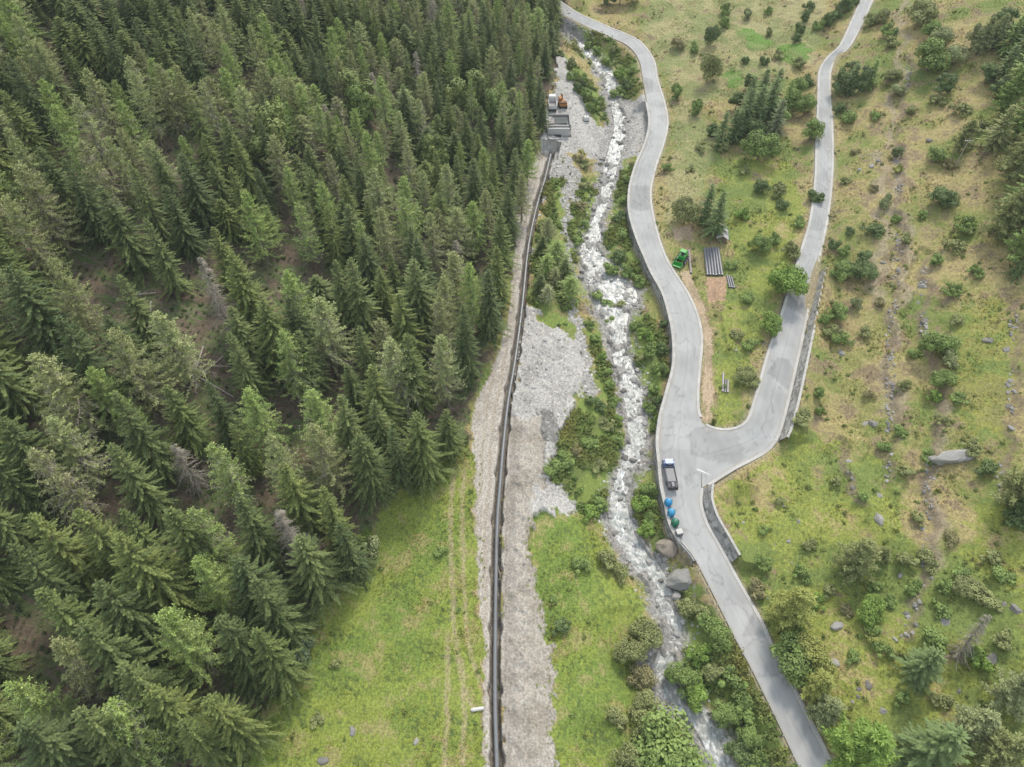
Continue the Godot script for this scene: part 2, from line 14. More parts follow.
const OPEN_PLANTS := [["spruce", 68.3, 193.4, 7.1, 13.5, "dark"], ["spruce", 71.7, 194.8, 7.4, 14.1, "dark"], ["spruce", 75.6, 197, 7.5, 14.2, "dark"], ["round", 69.4, 190.3, 5.9, 6.5, "dark"], ["round", 77.6, 199.7, 5.4, 6.5, "mid"], ["round", 87.3, 209.2, 4.9, 5.9, "mid"], ["spruce", 82.1, 201.8, 4.5, 10.9, "mid"], ["spruce", 75.9, 189, 6.4, 12.2, "grey"], ["round", 70.3, 180.7, 8, 7.6, "mid"], ["spruce", 71, 202, 6.4, 12.1, "dark"], ["spruce", 75.2, 205.3, 6.4, 12.2, "dark"], ["spruce", 79.6, 206.6, 6.1, 11.6, "dark"], ["round", 84.3, 203.4, 4.8, 6.3, "mid"], ["spruce", 65.6, 190, 4.4, 9.7, "dark"], ["round", 78.8, 194.4, 5.3, 5.3, "mid"], ["round", 87.6, 200.6, 5.1, 5.6, "mid"], ["round", 85.8, 186.9, 5.2, 5.7, "mid"], ["pine", 68.5, 205.6, 3.7, 5.5, "dark"], ["pine", 74, 214.3, 3.4, 4.8, "dark"], ["round", 96.5, 245.1, 2.7, 3, "dark"], ["round", 99.2, 251, 2.7, 3, "dark"], ["round", 102, 257, 2.8, 3, "dark"], ["round", 93.9, 239.3, 2.7, 2.7, "dark"], ["round", 105.4, 246.1, 3.7, 4.4, "dark"], ["round", 112.1, 251.3, 4.4, 4.8, "dark"], ["round", 115.3, 255.3, 3.8, 4.1, "dark"], ["round", 108.9, 248.7, 3.4, 3.7, "dark"], ["round", 102.2, 244.6, 3, 3, "mid"], ["pine", 98.8, 207.9, 5.2, 7.2, "dark"], ["spruce", 101.3, 205.6, 6, 9.7, "dark"], ["pine", 104, 205.4, 5.4, 7.6, "dark"], ["spruce", 107.2, 207.1, 5.4, 8.7, "mid"], ["pine", 102.5, 212, 4.9, 6.4, "dark"], ["round", 97.9, 193, 3.8, 3.4, "mid"], ["round", 97, 198.7, 3, 2.7, "dark"], ["round", 117, 240.8, 4.3, 3.8, "olive"], ["round", 120.1, 239.7, 4.2, 3.8, "olive"], ["round", 119, 229.3, 3.8, 3.4, "mid"], ["round", 117.6, 223.6, 3.4, 2.7, "olive"], ["round", 127.1, 230.7, 8.5, 6.8, "olive"], ["round", 127.2, 220.9, 4.9, 4.4, "mid"], ["round", 121.6, 205.1, 8.8, 7.9, "mid"], ["round", 127.1, 214.3, 5.4, 5.4, "pale"], ["round", 127.1, 203.1, 5.5, 4.9, "pale"], ["round", 133.3, 207.7, 4.7, 6.1, "pale"], ["round", 135.8, 206.7, 4.3, 5.6, "pale"], ["round", 138.7, 206.7, 4.3, 5.6, "pale"], ["pine", 121.4, 193.5, 4.8, 5.3, "dark"], ["round", 119, 189.7, 3.1, 2.2, "olive"], ["round", 113.1, 206.7, 4.5, 3.1, "olive"], ["round", 112.4, 199, 4.1, 2.9, "pale"], ["pine", 130.8, 190.7, 5, 5.5, "dark"], ["pine", 130.6, 183.2, 4.9, 4.9, "dark"], ["pine", 141.9, 203.8, 6.2, 7.5, "dark"], ["pine", 142.3, 212.4, 5.2, 6.3, "dark"], ["larch", 128.3, 174.5, 7.9, 13.4, "mid"], ["larch", 127.5, 164.4, 8.1, 13.8, "mid"], ["spruce", 122.1, 163.3, 7.1, 11.4, "olive"], ["larch", 120.9, 150, 8.8, 14, "olive"], ["spruce", 119.6, 141.4, 8, 12.9, "mid"], ["larch", 113.1, 133.4, 8.8, 13.2, "olive"], ["larch", 113, 123.9, 8.9, 13.4, "mid"], ["spruce", 134.3, 183.5, 8.1, 13.7, "mid"], ["spruce", 133.1, 188.8, 6.6, 11.2, "dark"], ["spruce", 140.9, 196.2, 7.8, 13.2, "dark"], ["larch", 116.2, 166.2, 5.7, 8.6, "olive"], ["larch", 125.4, 154.5, 8.4, 13.4, "olive"], ["spruce", 138.6, 200.6, 6.2, 10.6, "mid"], ["larch", 117, 132.5, 7.8, 12.5, "olive"], ["larch", 133.2, 204, 5.2, 10.4, "pale"], ["larch", 136.3, 203.8, 5.2, 10.3, "pale"], ["spruce", 111.2, 120.1, 4, 5.6, "dark"], ["pine", 103.9, 171.9, 2.4, 2.9, "dark"], ["round", 102.4, 165.3, 2.4, 1.9, "yellow"], ["round", 110.3, 165.2, 4.5, 3.3, "mid"], ["round", 112.3, 161.3, 2.8, 2.3, "brown"], ["round", 106.7, 149, 6, 4.2, "dark"], ["round", 107.8, 138.8, 3.6, 3.2, "mid"], ["round", 103.9, 133.3, 3.5, 2.5, "olive"], ["round", 90.2, 144.8, 3.8, 2.6, "dark"], ["round", 95.3, 153.1, 2.6, 3.1, "pale"], ["round", 96.6, 147.6, 2, 2.2, "mid"], ["round", 85.2, 145.8, 2, 1.8, "dark"], ["round", 80.8, 142.4, 2.3, 2.5, "dark"], ["round", 82.6, 140.1, 2.5, 2, "mid"], ["round", 86.4, 137.5, 3, 2.1, "dark"], ["round", 80.9, 161.2, 3.5, 3.1, "dark"], ["round", 68.5, 167.7, 3.9, 3.5, "dark"], ["round", 72.1, 165.8, 3.8, 3.4, "olive"], ["round", 72, 159.3, 2.9, 2.6, "dark"], ["round", 74.6, 151.7, 2.9, 2, "mid"], ["round", 63.4, 144.8, 4.6, 4.2, "mid"], ["round", 70.1, 141.6, 3.5, 3.2, "olive"], ["round", 75.8, 230.1, 2.3, 2.3, "dark"], ["round", 81.4, 228.2, 2.6, 2.6, "dark"], ["round", 89.7, 260.5, 2.5, 2.5, "mid"], ["round", 86.9, 245.6, 2.4, 2.4, "olive"], ["round", 82.4, 258.2, 3.1, 3.1, "pale"], ["round", 87, 231.1, 3.3, 2.3, "olive"], ["round", 91.9, 225.1, 2.9, 2.6, "olive"], ["round", 92.1, 214.6, 3.1, 2.8, "dark"], ["round", 75.1, 262.8, 3.2, 3.8, "mid"], ["round", 73.1, 253.6, 3.1, 3.7, "mid"], ["round", 67.1, 243.2, 4.4, 5.7, "dark"], ["round", 62.7, 222.3, 6.4, 8.4, "olive"], ["round", 61.4, 240.7, 2.7, 3, "mid"], ["round", 56.3, 244.3, 4.1, 2.9, "brown"], ["round", 52.3, 215.2, 3.5, 4.2, "mid"], ["round", 56.2, 205.9, 3.7, 4.1, "mid"], ["spruce", 60.7, 188, 5.6, 10.6, "dark"], ["spruce", 64.2, 190.2, 5.3, 10.1, "dark"], ["round", 44.6, 179.1, 2.6, 2.1, "mid"], ["round", 46.2, 156.9, 6.5, 6.5, "olive"], ["spruce", 51.5, 157.1, 5.9, 11.8, "dark"], ["spruce", 53, 151.5, 6.9, 13.7, "dark"], ["round", 61.4, 186.9, 3.2, 2.6, "olive"], ["round", 35.5, 277.3, 5.9, 7.1, "dark"], ["round", 40, 278, 5.9, 7.1, "dark"], ["round", 44.5, 278.5, 5.2, 6.2, "dark"], ["round", 66, 128.4, 8.2, 7.4, "vivid"], ["round", 60.2, 117.7, 4.7, 4.2, "vivid"], ["round", 51.8, 104.6, 4.3, 3.4, "olive"], ["round", 53.4, 102.7, 2.7, 1.9, "olive"], ["round", 79.5, 132, 4.6, 3.7, "mid"], ["round", 84.1, 130.8, 5.8, 4.6, "dark"], ["round", 75.8, 120.3, 4.4, 3.6, "mid"], ["round", 73.4, 115.2, 3, 2.4, "olive"], ["round", 74.8, 112.5, 3.2, 2.9, "mid"], ["round", 72.4, 118.4, 2.6, 2.3, "mid"], ["round", 80.6, 122.3, 2.3, 2.8, "pale"], ["round", 66.1, 98.6, 2, 2, "mid"], ["round", 65.7, 94.7, 1.7, 2.1, "mid"], ["round", 60.9, 91.5, 3.6, 2.2, "olive"], ["round", 81.4, 134, 3.9, 2.7, "dark"], ["round", 90.6, 104.9, 5.8, 5.2, "mid"], ["round", 89, 95.9, 4.2, 3.7, "mid"], ["round", 87.2, 93.3, 2.5, 2.2, "vivid"], ["round", 92.1, 100.9, 3, 2.7, "pale"], ["round", 98.7, 119.7, 2.9, 2.6, "mid"], ["round", 99.3, 129.7, 3, 2.1, "mid"], ["round", 75.6, 84, 2.4, 1.9, "mid"], ["round", 82.9, 97.8, 2.3, 1.9, "olive"], ["round", 76.5, 97.3, 1.9, 1.5, "brown"], ["round", 108.4, 137.7, 2.4, 1.9, "olive"], ["larch", 89.8, 67.5, 8.4, 10.9, "olive"], ["larch", 89.9, 64.4, 5.4, 7, "dark"], ["larch", 61.9, 59.2, 7.4, 8.1, "olive"], ["larch", 48.7, 50.9, 8.3, 9.1, "yellow"], ["round", 48.2, 44, 7, 5.6, "mid"], ["round", 51.1, 44.5, 5.4, 4.9, "yellow"], ["larch", 50.7, 38.7, 5.7, 5.7, "yellow"], ["larch", 51.3, 34.9, 5.6, 5.6, "pale"], ["larch", 53.3, 28.4, 10.2, 9.2, "vivid"], ["spruce", 62.6, 27.8, 10.3, 9.3, "dark"], ["spruce", 66.5, 40.4, 7, 4.2, "dark"], ["round", 62.9, 51.3, 4.3, 3.4, "vivid"], ["round", 62.4, 48.5, 2.6, 2.1, "mid"], ["round", 74.6, 54, 2.3, 2.1, "mid"], ["round", 71, 54.6, 2.5, 2.2, "mid"], ["round", 75.9, 41.8, 3.3, 3, "vivid"], ["larch", 70.1, 31, 7.2, 7.9, "pale"], ["larch", 77, 35.4, 6.9, 7.6, "pale"], ["larch", 71.9, 26.7, 7.6, 8.4, "olive"], ["round", 47.3, 61.4, 2.3, 1.8, "mid"], ["round", 45.3, 56.9, 3, 2.1, "brown"], ["round", 70.9, 45.7, 3.1, 1.8, "mid"], ["round", 78.4, 53, 4.2, 2.1, "olive"], ["round", 89.4, 64.1, 3.2, 2.6, "dark"], ["round", 50.2, 48.7, 2.8, 2.3, "vivid"], ["larch", 67.7, 60.8, 2.9, 2.9, "olive"], ["round", 18.7, 63.1, 3.6, 2.9, "olive"], ["round", 20.6, 60.9, 2.8, 2.3, "olive"], ["round", 9, 49.8, 2.7, 1.9, "dark"], ["round", 12.9, 61.7, 2.5, 1.5, "mid"], ["round", 7.4, 55.2, 1.5, 0.9, "mid"], ["round", 20.8, 46.3, 4.6, 4.1, "olive"], ["round", 24.2, 49.1, 5.4, 4.8, "olive"], ["round", 22.7, 42.1, 4.2, 3.3, "brown"], ["round", 22.5, 37.2, 4.7, 3.8, "olive"], ["round", 17.6, 35.3, 2.8, 2, "olive"], ["round", 25.3, 29.4, 10.4, 8.3, "mid"], ["round", 18.7, 28.4, 4.8, 4.4, "olive"], ["round", 22.7, 32, 5.6, 4.5, "olive"], ["round", 26.5, 69.5, 3.1, 2.8, "vivid"], ["round", 27.8, 72.4, 2.8, 2.5, "mid"], ["round", 26.7, 75.5, 3.2, 2.9, "vivid"], ["round", 28.5, 78.9, 2.7, 2.4, "mid"], ["round", 33.1, 46, 3.5, 3.2, "vivid"], ["round", 29.7, 42.6, 4.5, 4.1, "mid"], ["round", 31.6, 39.4, 4.4, 3.6, "vivid"], ["round", 33.3, 54.8, 3.7, 2.9, "olive"], ["round", 37, 48, 3.9, 3.5, "mid"], ["round", 36.2, 36.5, 4.4, 3.5, "mid"], ["round", 35.8, 51.2, 3.3, 2.6, "mid"], ["round", 38.4, 41.3, 3.8, 3, "mid"], ["round", 39.9, 37.4, 3.7, 3, "mid"], ["round", 40.1, 32.7, 4, 3.2, "mid"], ["round", 37.5, 30.5, 3.9, 3.1, "dark"], ["round", 40.2, 29.4, 3.2, 2.6, "mid"], ["round", 35.3, 43.3, 3.1, 2.5, "olive"], ["round", 34.8, 53, 2.6, 2, "olive"], ["round", 8.9, 82.3, 3.3, 2.3, "mid"], ["round", 11.3, 84.7, 3.1, 2.2, "mid"], ["round", 17.7, 99.9, 2.2, 1.8, "dark"], ["round", 19.5, 99.3, 2.4, 1.9, "dark"], ["round", 20.8, 94.6, 2.6, 1.6, "olive"], ["round", 16.6, 89.5, 3, 1.8, "mid"], ["round", 13.3, 87.1, 2.7, 1.6, "brown"], ["round", 18.4, 84.7, 2.9, 1.8, "olive"], ["round", 23.1, 91.3, 2.4, 1.7, "mid"], ["round", 17.7, 75.5, 2.8, 2, "mid"], ["round", 15.5, 73.3, 2.8, 2, "vivid"], ["round", 18.8, 123.2, 2.2, 1.7, "mid"], ["round", 20.2, 118.6, 2.4, 1.9, "mid"], ["round", 21, 114, 2.3, 1.9, "vivid"], ["round", 21.8, 109.6, 2.3, 1.8, "mid"], ["round", 22.4, 105.4, 2.3, 1.8, "mid"], ["round", 23.2, 101.2, 2.2, 1.8, "mid"], ["round", 23.6, 96.7, 2, 1.6, "vivid"], ["round", 30.4, 123.3, 2.7, 2.1, "mid"], ["round", 31.7, 120.1, 2.9, 2.3, "vivid"], ["round", 32.4, 115.5, 2.6, 2.1, "mid"], ["round", 35.2, 115.5, 2.6, 2.3, "dark"], ["round", 34, 109.6, 2.8, 2.5, "mid"], ["round", 32.2, 104, 2.7, 2.4, "mid"], ["round", 32.9, 101.2, 2.2, 2, "dark"], ["round", 31, 99.9, 2.2, 2, "mid"], ["round", 29.9, 114, 2.1, 1.7, "olive"], ["round", 37, 123.9, 1.9, 1.7, "dark"], ["round", 22, 134.5, 3.3, 2, "mid"], ["round", 23.6, 132.5, 2.7, 1.6, "mid"], ["round", 27.1, 131.8, 2.2, 1.3, "olive"], ["round", 24.2, 126.8, 2.2, 1.3, "mid"], ["round", 25.8, 143, 3.3, 2.7, "mid"], ["round", 28.2, 147.4, 3.4, 2.7, "dark"], ["round", 29.8, 141.9, 3.3, 2.7, "mid"], ["round", 29.4, 155.1, 3.2, 2.6, "mid"], ["round", 29.6, 162.3, 3, 2.4, "dark"], ["round", 31.3, 169.4, 2.8, 2.2, "mid"], ["round", 33.3, 178.2, 2.6, 2.1, "mid"], ["round", 35.7, 185.1, 2.3, 1.9, "olive"], ["round", 32.6, 139.4, 2.8, 2.2, "mid"], ["round", 34.5, 224.2, 3.6, 2.5, "mid"], ["round", 38, 227.1, 3.6, 2.9, "dark"], ["round", 39.9, 233, 3.3, 2.7, "mid"], ["round", 36.2, 235.5, 3.3, 2.7, "vivid"], ["round", 32.7, 242.3, 3.1, 2.5, "mid"], ["round", 29.7, 248.6, 3.1, 2.5, "mid"], ["round", 26.5, 252.9, 2.8, 2.2, "mid"], ["round", 34.5, 248.1, 2.8, 2.2, "olive"], ["round", 19.6, 226.4, 2.9, 2.9, "mid"], ["round", 21.9, 220.9, 3.2, 3.5, "dark"], ["round", 24.2, 216.5, 3.5, 3.9, "mid"], ["round", 25.5, 212.2, 3.5, 3.5, "mid"], ["round", 19.4, 234.6, 2.7, 2.7, "olive"], ["round", 23.6, 227.9, 2.6, 2.4, "mid"], ["round", 28, 215.6, 2.9, 2.3, "olive"], ["round", 20.8, 175.8, 2.8, 1.7, "olive"], ["round", 18.9, 167.1, 3.1, 1.8, "brown"], ["round", 19.9, 161, 3, 1.8, "mid"], ["round", 17.6, 154.2, 2.7, 1.6, "mid"], ["round", 21.7, 184.9, 2.9, 1.8, "olive"], ["round", 19.4, 186.7, 2.6, 1.9, "brown"], ["round", 71.5, 59.8, 2.7, 1.9, "olive"], ["round", 67, 52.9, 2.1, 1.5, "mid"], ["round", 74.5, 59.3, 3.2, 1.9, "olive"], ["round", 79.1, 62.4, 2.5, 1.5, "brown"], ["round", 80.6, 50.8, 3.4, 2, "olive"], ["round", 84.1, 54.7, 3.1, 1.9, "mid"], ["round", 78.6, 55.7, 2.5, 1.5, "mid"], ["round", 65, 56, 2.3, 1.9, "mid"], ["round", 57.9, 55.8, 2.2, 1.5, "olive"], ["round", 54.9, 53.8, 2.4, 1.9, "vivid"], ["round", 63, 44.7, 2.4, 1.7, "mid"], ["round", 58.1, 43.8, 2.1, 1.4, "mid"], ["round", 69.1, 36, 2.6, 1.8, "olive"], ["round", 63.6, 36.6, 2.3, 1.6, "mid"], ["round", 62.4, 46.8, 2.1, 1.5, "yellow"], ["round", 83.7, 57.6, 2.8, 1.7, "olive"], ["round", 73.4, 50.2, 2.4, 1.7, "mid"], ["round", 80.2, 44.1, 2.6, 1.8, "olive"], ["round", 59.5, 52, 2.1, 1.5, "brown"], ["round", 82, 80, 2.4, 1.4, "mid"], ["round", 77, 77.7, 2.4, 1.4, "olive"], ["round", 86.1, 87.4, 2.2, 1.3, "olive"], ["round", 90.3, 91.2, 2.4, 1.5, "mid"], ["round", 79, 86.9, 2.4, 1.7, "mid"], ["round", 80.3, 114.2, 2.5, 1.8, "olive"], ["round", 85.6, 122.1, 2.3, 1.6, "brown"], ["round", 87.6, 105.9, 2.6, 1.8, "mid"], ["round", 96.9, 111.5, 2.6, 1.6, "olive"], ["round", 105.1, 124.2, 2.7, 1.9, "mid"], ["round", 96, 139.3, 2.2, 1.5, "olive"], ["round", 101.4, 146.4, 2.2, 1.6, "mid"], ["round", 90, 166.4, 2.4, 1.5, "olive"], ["round", 94.8, 160.1, 2.1, 1.5, "brown"], ["round", 112.5, 188.9, 2.8, 2, "olive"], ["round", 104.5, 191.3, 2.9, 2, "mid"], ["round", 122.1, 182.1, 3.8, 2.7, "olive"], ["round", 121.9, 172, 3.7, 2.6, "olive"], ["round", 95.7, 178, 2.5, 1.5, "brown"], ["round", 55.1, 187, 2.6, 1.6, "olive"], ["round", 51, 178.4, 2.3, 1.4, "olive"], ["round", 65.8, 176, 2.5, 1.5, "olive"], ["round", 55.3, 139.7, 2.5, 1.8, "mid"], ["round", 56.9, 127.6, 2.9, 2, "mid"], ["round", 52.6, 117, 2.6, 1.8, "olive"], ["round", 55.1, 113.7, 2.8, 1.9, "mid"], ["round", 67.8, 147.1, 2.8, 2.3, "mid"], ["round", 61.6, 157.7, 3.2, 2.6, "vivid"], ["round", 59.6, 193.5, 3.6, 3.2, "dark"], ["round", 88.6, 79.9, 2.7, 1.6, "olive"], ["round", 89.3, 75.2, 3, 2.1, "dark"], ["round", 76, 67.5, 2.4, 1.5, "olive"], ["round", 67.8, 73.2, 1.9, 1.2, "mid"], ["round", 64.6, 78.1, 1.8, 1.1, "olive"], ["round", 53.4, 74.8, 1.8, 1.1, "olive"], ["round", 49.2, 68.6, 1.8, 1.1, "mid"], ["round", 56.7, 65, 2.1, 1.5, "olive"], ["round", 53.6, 59.3, 2.4, 1.9, "mid"], ["round", -26.7, 63.6, 3.6, 3.6, "pale"], ["round", -32.1, 56.3, 3.6, 3.6, "pale"], ["round", -36.1, 43.6, 5.1, 5.1, "blue"], ["round", -30.3, 43.2, 1.5, 0.8, "olive"], ["round", -13.6, 64.2, 1.9, 1, "mid"], ["round", -32, 34.5, 2, 0.8, "olive"]]
const FIELD_ROCKS := [[71.6, 73.9, 2.3], [75.7, 90.6, 2.9], [95.5, 124.7, 2.1], [92.1, 114, 2.2], [74.5, 109.8, 1.8], [100.8, 104.6, 2.7], [69.8, 68.6, 2.5], [69.2, 50.5, 1.7], [73.9, 48.7, 2.4], [83.8, 48.6, 2.3], [57.3, 49.3, 2.3], [59.5, 39.4, 1.5], [60.6, 35.3, 1.5], [78.3, 41.8, 2.3], [55.7, 43.3, 1.9], [67.6, 28, 2.2], [-26.2, 33.2, 2], [-30.3, 28.7, 1.8], [-15.7, 31.7, 1.3], [70.9, 59.9, 1.3], [70.2, 57.5, 1.3], [93, 120.1, 1.4], [74.3, 91, 1.5], [77.8, 88.9, 1.4], [90.4, 135, 1.5], [102.8, 101.6, 1.9], [100.3, 93.7, 1.6], [98, 88, 1.6], [96.3, 82.5, 1.7], [100.2, 172, 2.4], [97.8, 170.4, 2.2], [112.6, 174.3, 1.9], [94.7, 170, 1.6], [56.1, 70.2, 1.2], [53.4, 66.3, 1], [82.7, 49.8, 1.5], [77.1, 41, 1.3], [72.4, 37.5, 1], [65.8, 46.4, 1], [58, 38.9, 1]]
const FIELD_ROCK_LABELS := ["pair-like dark grey rock below the terraces, left of the long boulder", "pale rock heap at the top of the bent terrace line", "grey rock beside the upper terrace line, higher of two", "grey rock beside the upper terrace line, lower of two", "pale rock under shrubs above the hill road wall", "dark flat rock outcrop near the right edge above yellow grass", "grey rock with pale top below the pair-like dark rock", "slanting grey rock standing on the lower green slope", "dark tall rock with mossy foot on the lower slope", "grey rock pile at the right edge of the lower slope", "pale flat rock beside the yellow-green larches", "small pale rock on grass above the bright green larch", "small grey rock just above the big dark spruce", "brownish rock below the leaning bare tree", "pale rock behind the round yellow-green tree", "grey rock at the bottom edge right of the dark spruce", "pale grey rock in the long meadow grass", "mottled grey rock at the bottom edge of the meadow", "small pink-grey rock in the middle of the meadow", "small stone of the ruined terrace row, upper", "small stone of the ruined terrace row, lower", "small rock between the two terrace-line rocks", "small rock left of the pale rock heap", "small rock right of the pale rock heap", "small rock on the dry hillside foot path", "grey rock at the top of the right edge stone row", "grey rock second in the right edge stone row", "grey rock third in the right edge stone row", "grey rock lowest in the right edge stone row", "pale outcrop on the dry hillside beside the hill road", "smaller outcrop left of the pale hillside outcrop", "small rock below the hillside power pole", "small low rock close to the hill road kerb", "small white stone on the bank above the short wall", "smaller white stone on the bank above the short wall", "small grey rock left of the right edge rock pile", "small rock below the brownish rock", "small rock near the foot of the slope by pale larches", "small rock on the slope under the small green shrub", "tiny rock beside the small pale rock"]
const STOP_LINES := [[38.25, 82.47, 41.67, 80.87, 0.2], [42.32, 83.22, 44.08, 83.72, 0.08], [44.96, 83.97, 46.52, 84.47, 0.08], [33.92, 93.94, 33.12, 89.9, 0.07]]
# ---------------------------------------------------------------- mesh helpers
class Geo:
	var v := PackedVector3Array()
	var n := PackedVector3Array()
	var c := PackedColorArray()
	var ix := PackedInt32Array()
	var smooth := false
	func tri(a: Vector3, b: Vector3, d: Vector3, col: Color) -> void:
		var k := v.size()
		v.append(a); v.append(b); v.append(d)
		c.append(col); c.append(col); c.append(col)
		ix.append(k); ix.append(k + 1); ix.append(k + 2)
		if smooth:
			var m := (d - a).cross(b - a).normalized()
			n.append(m); n.append(m); n.append(m)
	func quad(a: Vector3, b: Vector3, d: Vector3, e: Vector3, col: Color) -> void:
		var k := v.size()
		v.append(a); v.append(b); v.append(d); v.append(e)
		c.append(col); c.append(col); c.append(col); c.append(col)
		ix.append(k); ix.append(k + 1); ix.append(k + 2)
		ix.append(k); ix.append(k + 2); ix.append(k + 3)
		if smooth:
			var m := (d - a).cross(b - a).normalized()
			n.append(m); n.append(m); n.append(m); n.append(m)
	# box with chamfered vertical and top edges, centred on its base
	func box(t: Transform3D, s: Vector3, col: Color, ch := 0.03) -> void:
		var x := s.x * .5; var z := s.z * .5; var q := minf(ch, minf(x, z) * .5)
		var ring := [Vector2(x, z - q), Vector2(x - q, z), Vector2(-x + q, z), Vector2(-x, z - q), Vector2(-x, -z + q), Vector2(-x + q, -z), Vector2(x - q, -z), Vector2(x, -z + q)]
		var lv := [[0.0, 0.0], [s.y - q, 0.0], [s.y, q]]
		for l in 2:
			for i in 8:
				var a: Vector2 = ring[i]; var b: Vector2 = ring[(i + 1) % 8]
				var k0 := 1.0 - float(lv[l][1]) / maxf(x, z); var k1 := 1.0 - float(lv[l + 1][1]) / maxf(x, z)
				quad(t * Vector3(a.x * k0, lv[l][0], a.y * k0), t * Vector3(b.x * k0, lv[l][0], b.y * k0), t * Vector3(b.x * k1, lv[l + 1][0], b.y * k1), t * Vector3(a.x * k1, lv[l + 1][0], a.y * k1), col)
		var k2 := 1.0 - q / maxf(x, z)
		for i in range(1, 7):
			tri(t * Vector3(ring[0].x * k2, s.y, ring[0].y * k2), t * Vector3(ring[i].x * k2, s.y, ring[i].y * k2), t * Vector3(ring[i + 1].x * k2, s.y, ring[i + 1].y * k2), col)
			tri(t * Vector3(ring[0].x, 0, ring[0].y), t * Vector3(ring[i + 1].x, 0, ring[i + 1].y), t * Vector3(ring[i].x, 0, ring[i].y), col)
	func tube(p0: Vector3, p1: Vector3, r0: float, r1: float, seg: int, col: Color, caps := false) -> void:
		var ax := (p1 - p0).normalized()
		var e := ax.cross(Vector3.UP if absf(ax.y) < .9 else Vector3.RIGHT).normalized()
		var f := ax.cross(e)
		var k := v.size()
		for i in seg:
			var a := TAU * i / seg
			var o := e * cos(a) + f * sin(a)
			v.append(p0 + o * r0); v.append(p1 + o * r1)
			c.append(col); c.append(col)
			if smooth: n.append(o); n.append(o)
		for i in seg:
			var j := (i + 1) % seg
			ix.append_array([k + i * 2, k + i * 2 + 1, k + j * 2 + 1, k + i * 2, k + j * 2 + 1, k + j * 2])
		if caps:
			for i in range(1, seg - 1):
				for e2 in 2:
					var pp: Vector3 = p1 if e2 else p0
					var rr: float = r1 if e2 else r0
					var o0 := e; var o1 := e * cos(TAU * i / seg) + f * sin(TAU * i / seg); var o2 := e * cos(TAU * (i + 1) / seg) + f * sin(TAU * (i + 1) / seg)
					if e2: tri(pp + o0 * rr, pp + o2 * rr, pp + o1 * rr, col)
					else: tri(pp + o0 * rr, pp + o1 * rr, pp + o2 * rr, col)
	# lathe about the y axis through t
	func lathe(t: Transform3D, prof: Array, seg: int, col: Color) -> void:
		for l in prof.size() - 1:
			for i in seg:
				var a := TAU * i / seg; var b := TAU * (i + 1) / seg
				var p: Vector2 = prof[l]; var q: Vector2 = prof[l + 1]
				quad(t * Vector3(cos(a) * p.x, p.y, sin(a) * p.x), t * Vector3(cos(a) * q.x, q.y, sin(a) * q.x), t * Vector3(cos(b) * q.x, q.y, sin(b) * q.x), t * Vector3(cos(b) * p.x, p.y, sin(b) * p.x), col)
	func mesh(m: Material = null) -> ArrayMesh:
		var arr := []
		arr.resize(Mesh.ARRAY_MAX)
		arr[Mesh.ARRAY_VERTEX] = v
		arr[Mesh.ARRAY_COLOR] = c
		arr[Mesh.ARRAY_INDEX] = ix
		if smooth: arr[Mesh.ARRAY_NORMAL] = n
		var out := ArrayMesh.new()
		out.add_surface_from_arrays(Mesh.PRIMITIVE_TRIANGLES, arr)
		if m: out.surface_set_material(0, m)
		return out

var counts := {}
var rng := RandomNumberGenerator.new()

func numbered(called: String) -> String:
	counts[called] = counts.get(called, -1) + 1
	return called if counts[called] == 0 else "%s_%03d" % [called, counts[called]]

func tag(o: Node, label: String, category := "", group := "", kind := "") -> void:
	if label: o.set_meta("label", label)
	if category: o.set_meta("category", category)
	if group: o.set_meta("group", group)
	if kind: o.set_meta("kind", kind)

func thing(called: String, label: String, category: String, at := Vector3.ZERO, turn := 0.0, group := "") -> Node3D:
	var o := Node3D.new()
	o.name = numbered(called)
	add_child(o)
	o.position = at
	o.rotation.y = turn
	tag(o, label, category, group)
	return o

func part(called: String, m: Mesh, mat: Material, parent: Node, label := "") -> MeshInstance3D:
	var o := MeshInstance3D.new()
	o.name = called
	o.mesh = m
	if mat: o.material_override = mat
	parent.add_child(o, true)
	if label: o.set_meta("label", label)
	return o

func single(called: String, m: Mesh, mat: Material, label: String, category: String, at := Vector3.ZERO, turn := 0.0, group := "", kind := "") -> MeshInstance3D:
	var o := MeshInstance3D.new()
	o.name = numbered(called)
	o.mesh = m
	if mat: o.material_override = mat
	add_child(o)
	o.position = at
	o.rotation.y = turn
	tag(o, label, category, group, kind)
	return o

func material(rough := 0.9, tint := Color.WHITE, metal := 0.0) -> StandardMaterial3D:
	var m := StandardMaterial3D.new()
	m.albedo_color = tint.linear_to_srgb()
	m.vertex_color_use_as_albedo = true
	m.roughness = rough
	m.metallic = metal
	return m

func noise_texture(freq: float, lo: float, hi: float, sd: int, kind := FastNoiseLite.TYPE_SIMPLEX_SMOOTH, size := 512, octaves := 4) -> NoiseTexture2D:
	var f := FastNoiseLite.new()
	f.noise_type = kind
	f.frequency = freq
	f.seed = sd
	f.fractal_octaves = octaves
	var t := NoiseTexture2D.new()
	t.width = size
	t.height = size
	t.seamless = true
	t.noise = f
	var g := Gradient.new()
	g.set_color(0, Color(lo, lo, lo)); g.set_color(1, Color(hi, hi, hi))
	t.color_ramp = g
	return t

func grained(rough: float, scale: float, tex: Texture2D, bump := 0.0, bump_tex: Texture2D = null, tint := Color.WHITE) -> StandardMaterial3D:
	var m := material(rough, tint)
	m.albedo_texture = tex
	m.uv1_triplanar = true
	m.uv1_world_triplanar = true
	m.uv1_scale = Vector3.ONE * scale
	if bump > 0.0:
		m.heightmap_enabled = true
		m.heightmap_scale = bump
		m.heightmap_texture = bump_tex if bump_tex else tex
	return m

